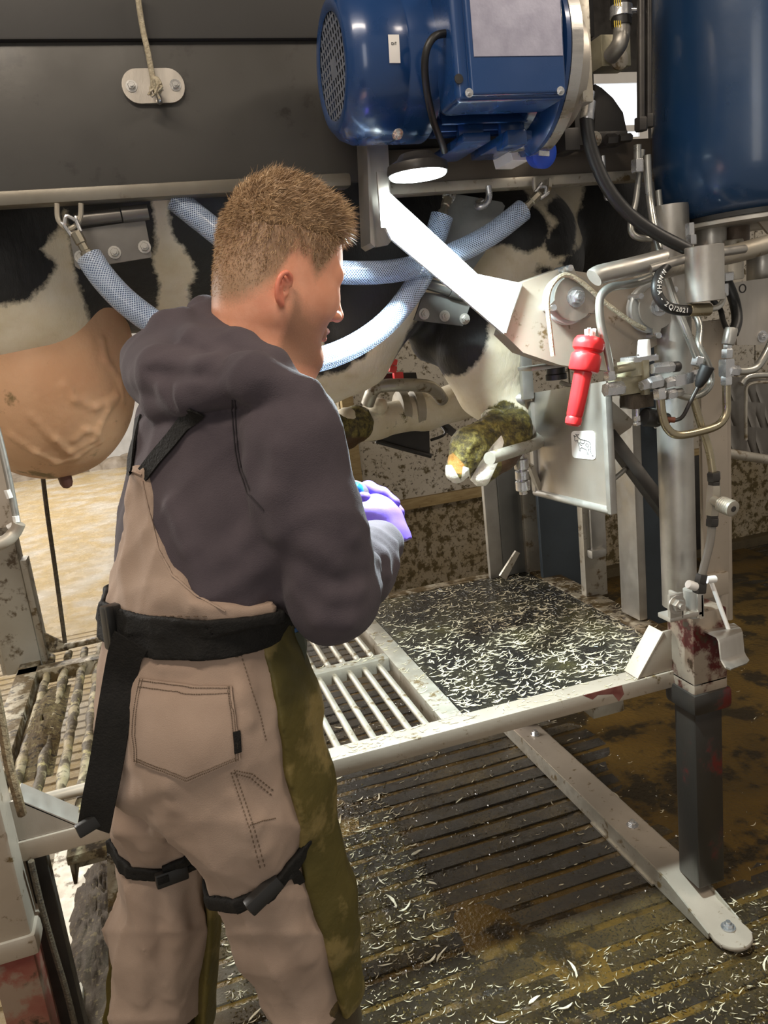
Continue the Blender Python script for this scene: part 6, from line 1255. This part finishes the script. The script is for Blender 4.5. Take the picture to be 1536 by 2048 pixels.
def gloveL(P):
    d = d_chain(P, G([(676, 1022, 1.30), (700, 1005, 1.305), (716, 1000, 1.31)]), [.034, .034, .030], .02)
    for pts, rs in (([(712, 985, 1.30), (738, 971, 1.27), (766, 982, 1.245), (790, 998, 1.232)], [.0155, .0145, .0128, .0105]), ([(716, 995, 1.31), (752, 984, 1.285), (780, 996, 1.262), (799, 1016, 1.25)], [.0155, .0140, .0125, .0105]),
                    ([(716, 1006, 1.315), (755, 1000, 1.305), (784, 1015, 1.285), (801, 1038, 1.27)], [.0150, .0135, .0120, .0100]), ([(712, 1018, 1.315), (745, 1018, 1.31), (772, 1032, 1.295)], [.0140, .0120, .0100]), ([(690, 1002, 1.285), (706, 990, 1.255), (733, 988, 1.235)], [.0180, .0135, .0105])):
        d = smin(d, d_chain(P, G(pts), rs, .006), .007)
    return d+.0010*wob(P, 150, 8)
c_ = at(733, 1008, 1.28); sdf_obj('glove', gloveL, c_-V((.10, .10, .07)), c_+V((.09, .09, .07)), .0030, m_glove, man, label='violet glove on the left hand')
knf = thing('hoof_knife', 'cyan blue handled hoof knife held between the violet gloves', 'knife', at(712, 975, 1.255)); a, c = at(704, 970, 1.252), at(736, 1028, 1.262); d_ = (c-a); b = B(); b.lathe(a, d_, [(.004, -.001), (.0115, .002), (.0150, .009), (.0140, .018), (.0115, .032), (.011, d_.length)], 20); obj('handle', b, m_cyan, knf)
b = B(); b.bar(c, c+d_.normalized()*.06, .012, .0015, (0, 1, 0)); obj('blade', b, m_steel, knf)
# ================================================================== RUBBER MAT, HOOF PARINGS, MUCK
def mat_mat():
    m = bpy.data.materials.new('wet_rubber_honeycomb'); m.use_nodes = True; nt = m.node_tree; L = nt.links.new; bs = nt.nodes['Principled BSDF']; co = nd(nt, 'ShaderNodeTexCoord').outputs['Object']
    v = nd(nt, 'ShaderNodeTexVoronoi', Scale=75, feature='DISTANCE_TO_EDGE'); L(co, v.inputs['Vector']); n = nd(nt, 'ShaderNodeTexNoise', Scale=6, Detail=5); L(co, n.inputs['Vector'])
    c = ramp(nt, n.outputs['Fac'], [(.40, (.010, .009, .008)), (.58, (.030, .026, .015)), (.70, (.060, .052, .018))]); L(c.outputs[0], bs.inputs['Base Color']); bs.inputs['Roughness'].default_value = .30
    r = ramp(nt, v.outputs['Distance'], [(.02, g3(1)), (.10, g3(0))]); bp = nd(nt, 'ShaderNodeBump', Strength=.9, Distance=.004); L(r.outputs[0], bp.inputs['Height']); L(bp.outputs[0], bs.inputs['Normal']); return m
mt = thing('rubber_mat', 'black wet rubber mat strewn with parings on the standing platform', 'mat', (.88, 1.98, .60))
b = B(); b.box2((.580, 1.552, .600), (1.188, 2.418, .628)); obj('mat_sheet', b, mat_mat(), mt, .003)
b = B(); b.box2((.580, 1.552, .592), (1.188, 2.418, .600)); obj('mat_backing', b, m_black, mt)
m_par = M('cream_hoof_paring', (.52, .46, .33), .55, 0, (.36, .30, .19), 45, .2, 120, dirt=((.16, .12, .05), .25, 35))
m_parw = M('white_hoof_paring', (.62, .57, .44), .5, 0, (.46, .40, .27), 60, .2, 120)
def paring(L_, wd, curl, th, seed):
    R = random.Random(seed); n = 5; rs = []
    for i in range(n+1):
        t = i/n*2-1; a = curl*t; r = L_/(2*curl) if abs(curl) > .05 else 0
        x, y = (r*math.sin(a), r*(1-math.cos(a))) if r else (L_/2*t, 0)
        w_ = wd*.40*max(.06, (1-abs(t)**2.2))*(1+.25*R.uniform(-1, 1)); z = .30*L_*(t*t)*R.uniform(.1, .45); tw = R.uniform(-.5, .5)
        c = V((x, y, z)); s_ = V((-math.sin(a)*math.cos(tw), math.cos(a)*math.cos(tw), math.sin(tw)*.6))
        rs.append([c+s_*w_+V((0, 0, th)), c-s_*w_+V((0, 0, th)), c-s_*w_, c+s_*w_])
    return rs
protos = [paring(*p, i) for i, p in enumerate([(.024, .0036, .25, .0008), (.020, .0032, .4, .0007), (.028, .0034, .35, .0008), (.015, .0050, .3, .0008), (.022, .0024, .35, .0006), (.032, .0045, .5, .0009), (.012, .0034, .2, .0007), (.018, .0050, .4, .0010)])]
pmeshes = []
for k, rs in enumerate(protos):
    b = B(); b.skinrings([[b.bm.verts.new(p) for p in r] for r in rs]); bmesh.ops.recalc_face_normals(b.bm, faces=b.bm.faces); me = bpy.data.meshes.new('hoof_paring'); b.bm.to_mesh(me); b.bm.free(); me.materials.append(m_parw if k % 3 else m_par); pmeshes.append(me)
PT = [np.array([[*p] for r in rs for p in r]) for rs in protos]
def _quads(nr): return [(4*i+j, 4*i+(j+1) % 4, 4*i+4+(j+1) % 4, 4*i+4+j) for i in range(nr-1) for j in range(4)]+[(3, 2, 1, 0), tuple(4*(nr-1)+j for j in range(4))]
def scatter(name, places, m, label, parent=None):
    vs, fs, o = [], [], 0
    for (x, y, z, a, s, k) in places:
        P = PT[k]*s; c, sn = math.cos(a), math.sin(a); vs.append(np.stack([P[:, 0]*c-P[:, 1]*sn+x, P[:, 0]*sn+P[:, 1]*c+y, P[:, 2]+z], 1)); fs += [tuple(i+o for i in q) for q in _quads(6)]; o += len(P)
    me = bpy.data.meshes.new(name); me.from_pydata(np.concatenate(vs).tolist(), [], fs); me.materials.append(m); me.update(); ob = bpy.data.objects.new(name, me); put(ob, parent); ob['kind'] = 'stuff'
    if label: ob['label'] = label
    if parent is None: ob['category'] = 'parings'
    return ob
def singles(places, label, group):
    for (x, y, z, a, s, k) in places:
        ob = bpy.data.objects.new('hoof_paring', pmeshes[k]); COL.objects.link(ob); ob.location = (x, y, z); ob.rotation_euler = (0, 0, a); ob.scale = (s, s, s); ob['label'] = label; ob['category'] = 'paring'; ob['group'] = group
rr = random.Random(21)
def spots(n, fn, s0, s1):
    out = []
    while len(out) < n:
        p = fn()
        if p: out.append((*p, rr.uniform(0, 6.28) if rr.random() < .4 else rr.gauss(.1, .5)+(math.pi if rr.random() < .5 else 0), rr.uniform(s0, s1), rr.randrange(8)))
    return out
def on_mat():
    x, y = rr.uniform(.585, 1.185), 1.556+(2.41-1.556)*rr.random()**1.15
    if rr.random() > (.95 if y < 2.1 else .55): return None
    return x, y, .6285
mats = spots(1900, on_mat, .35, 1.35); mats.sort(key=lambda p: p[1]-p[4]*.2)
singles(mats[:165], 'cream hoof paring lying among others at the front of the rubber mat', 'hoof parings on the rubber mat'); scatter('hoof_parings', mats[165:], m_parw, 'heap of cream hoof parings strewn over the black rubber mat')
def on_rail():
    k = rr.random()
    if k < .5: return rr.uniform(.1, 1.1)*1.0, rr.uniform(1.498, 1.548), ZT+.0005
    if k < .75: return rr.uniform(.527, .576), rr.uniform(1.56, 2.4), ZT+.0005
    if k < .9: return rr.uniform(1.192, 1.26), rr.uniform(1.55, 2.4), ZT+.0005
    return rr.uniform(-.1, .52), rr.uniform(1.948, 1.982), ZT+.0005
scatter('hoof_crumbs', spots(330, on_rail, .4, 1.1), m_par, 'fine hoof crumbs caught along the platform rails')
def on_floor():
    x, y = rr.uniform(-.05, 2.4), rr.uniform(.95, 3.0)
    d = .95 if y < 1.42 else (.95 if x < .55 and y < 2.3 else (.10 if x < 1.1 else .10))
    if x > 1.5 and y > 1.6: d *= .5
    if 1.06 < x < 1.18 and 1.3 < y < 2.47: return None
    if (x-.13)**2+(y-1.1)**2 < .13**2 or (x+.1)**2+(y-1.32)**2 < .15**2: return None
    return (x, y, .001) if rr.random() < d else None
fl = spots(4600, on_floor, .22, 1.0); big = spots(135, on_floor, 1.4, 2.5)
singles(big, 'larger pale hoof paring lying loose on the wet grooved floor', 'hoof parings on the floor'); scatter('hoof_parings', fl, m_par, 'small pale hoof parings scattered over the wet grooved floor')
gb = [np.array(v) for v in ((1, 0, -.3), (-.5, .9, -.3), (-.5, -.9, -.3), (.1, .1, .8))]; gv, gf = [], []
for (x, y, z, a, s, k) in spots(15000, on_floor, .0014, .0052):
    o = len(gv); c, sn = math.cos(a), math.sin(a)
    gv += [(x+s*(v[0]*c-v[1]*sn), y+s*(v[0]*sn+v[1]*c), z+s*.45*v[2]) for v in gb]; gf += [(o, o+1, o+3), (o+1, o+2, o+3), (o+2, o, o+3)]
me = bpy.data.meshes.new('grit'); me.from_pydata(gv, [], gf); me.materials.append(M('wet_dark_grit', (.020, .014, .007), .15, 0, (.10, .072, .024), 30)); gr = bpy.data.objects.new('grit', me); put(gr); gr['kind'] = 'stuff'; gr['label'] = 'wet dark grit and crumbs strewn over the grooved floor'; gr['category'] = 'grit'
# manure on the left grate, muck heap and trough on the floor
m_dung = M('fresh_dung', (.060, .038, .016), .8, 0, (.095, .066, .028), 26, .9, 60, spec=.2, dirt=((.15, .115, .05), .52, 95), dirt2=((.02, .013, .007), .5, 60))
def mound(name, cx, cy, z0, sx, sy, hgt, seed, label, m, parent=None, n=34, cat='muck'):
    R = np.random.default_rng(seed); bm = bmesh.new(); g = {}
    P = np.array([[cx+sx*(i/n*2-1), cy+sy*(j/n*2-1), 0] for i in range(n+1) for j in range(n+1)], f32); w1, w2 = wob(P, 55, seed), wob(P, 150, seed+1)
    for q, p in enumerate(P):
        i, j = divmod(q, n+1); r = math.hypot(i/n*2-1, j/n*2-1)+.12*w1[q]; h_ = hgt*max(0, 1-r**2.2)
        g[i, j] = bm.verts.new((p[0], p[1], z0+h_*(1+.35*w1[q]+.25*w2[q]+R.uniform(-.08, .08))-(.004 if r > 1 else 0)))
    for i in range(n):
        for j in range(n): bm.faces.new((g[i, j], g[i+1, j], g[i+1, j+1], g[i, j+1]))
    return obj(name, bm, m, parent, kind='stuff', label=label, cat=cat, ang=80)
mound('dung', -.388, 2.06, .606, .048, .27, .026, 4, 'brown straw flecked dung caked on the left grate', m_dung)
mound('muck_heap', -.335, 2.02, .0, .125, .42, .10, 9, 'wet brown muck heap on floor under the left platform', M('wet_brown_muck', (.034, .022, .013), .75, 0, (.062, .044, .028), 16, .9, 60, spec=.25, dirt=((.11, .08, .04), .42, 80)), n=44)
tr = thing('scraper_trough', 'dung stained steel trough end under the left front rail', 'trough', at(170, 1740, 1.72))
b = B(); p, q = at(128, 1700, 1.70), at(214, 1690, 1.70); z1 = at(170, 1720, 1.70).z; z2 = at(170, 1758, 1.70).z
b.box2((p.x, 1.70, z1-.004), (q.x+.03, 1.80, z1+.018)); obj('trough_lip', b, m_muckbar, tr, .003); b = B(); b.box2((p.x, 1.72, z2-.02), (p.x+.008, 1.80, z1)); obj('trough_cheek', b, m_galvm, tr, .002); b = B(); b.box2((p.x, 1.78, z2-.02), (q.x+.03, 1.80, z1)); obj('trough_back', b, m_galvm, tr, .002)
sp_ = thing('splash_plate', 'dark mucky upright plate beside the man\'s left leg', 'plate', at(228, 1850, 1.55)); b = B(); ppoly(b, [(214, 1712), (236, 1706), (240, 1985), (218, 1990)], 1.58, .012); obj('plate_sheet', b, m_galvm, sp_, .002)
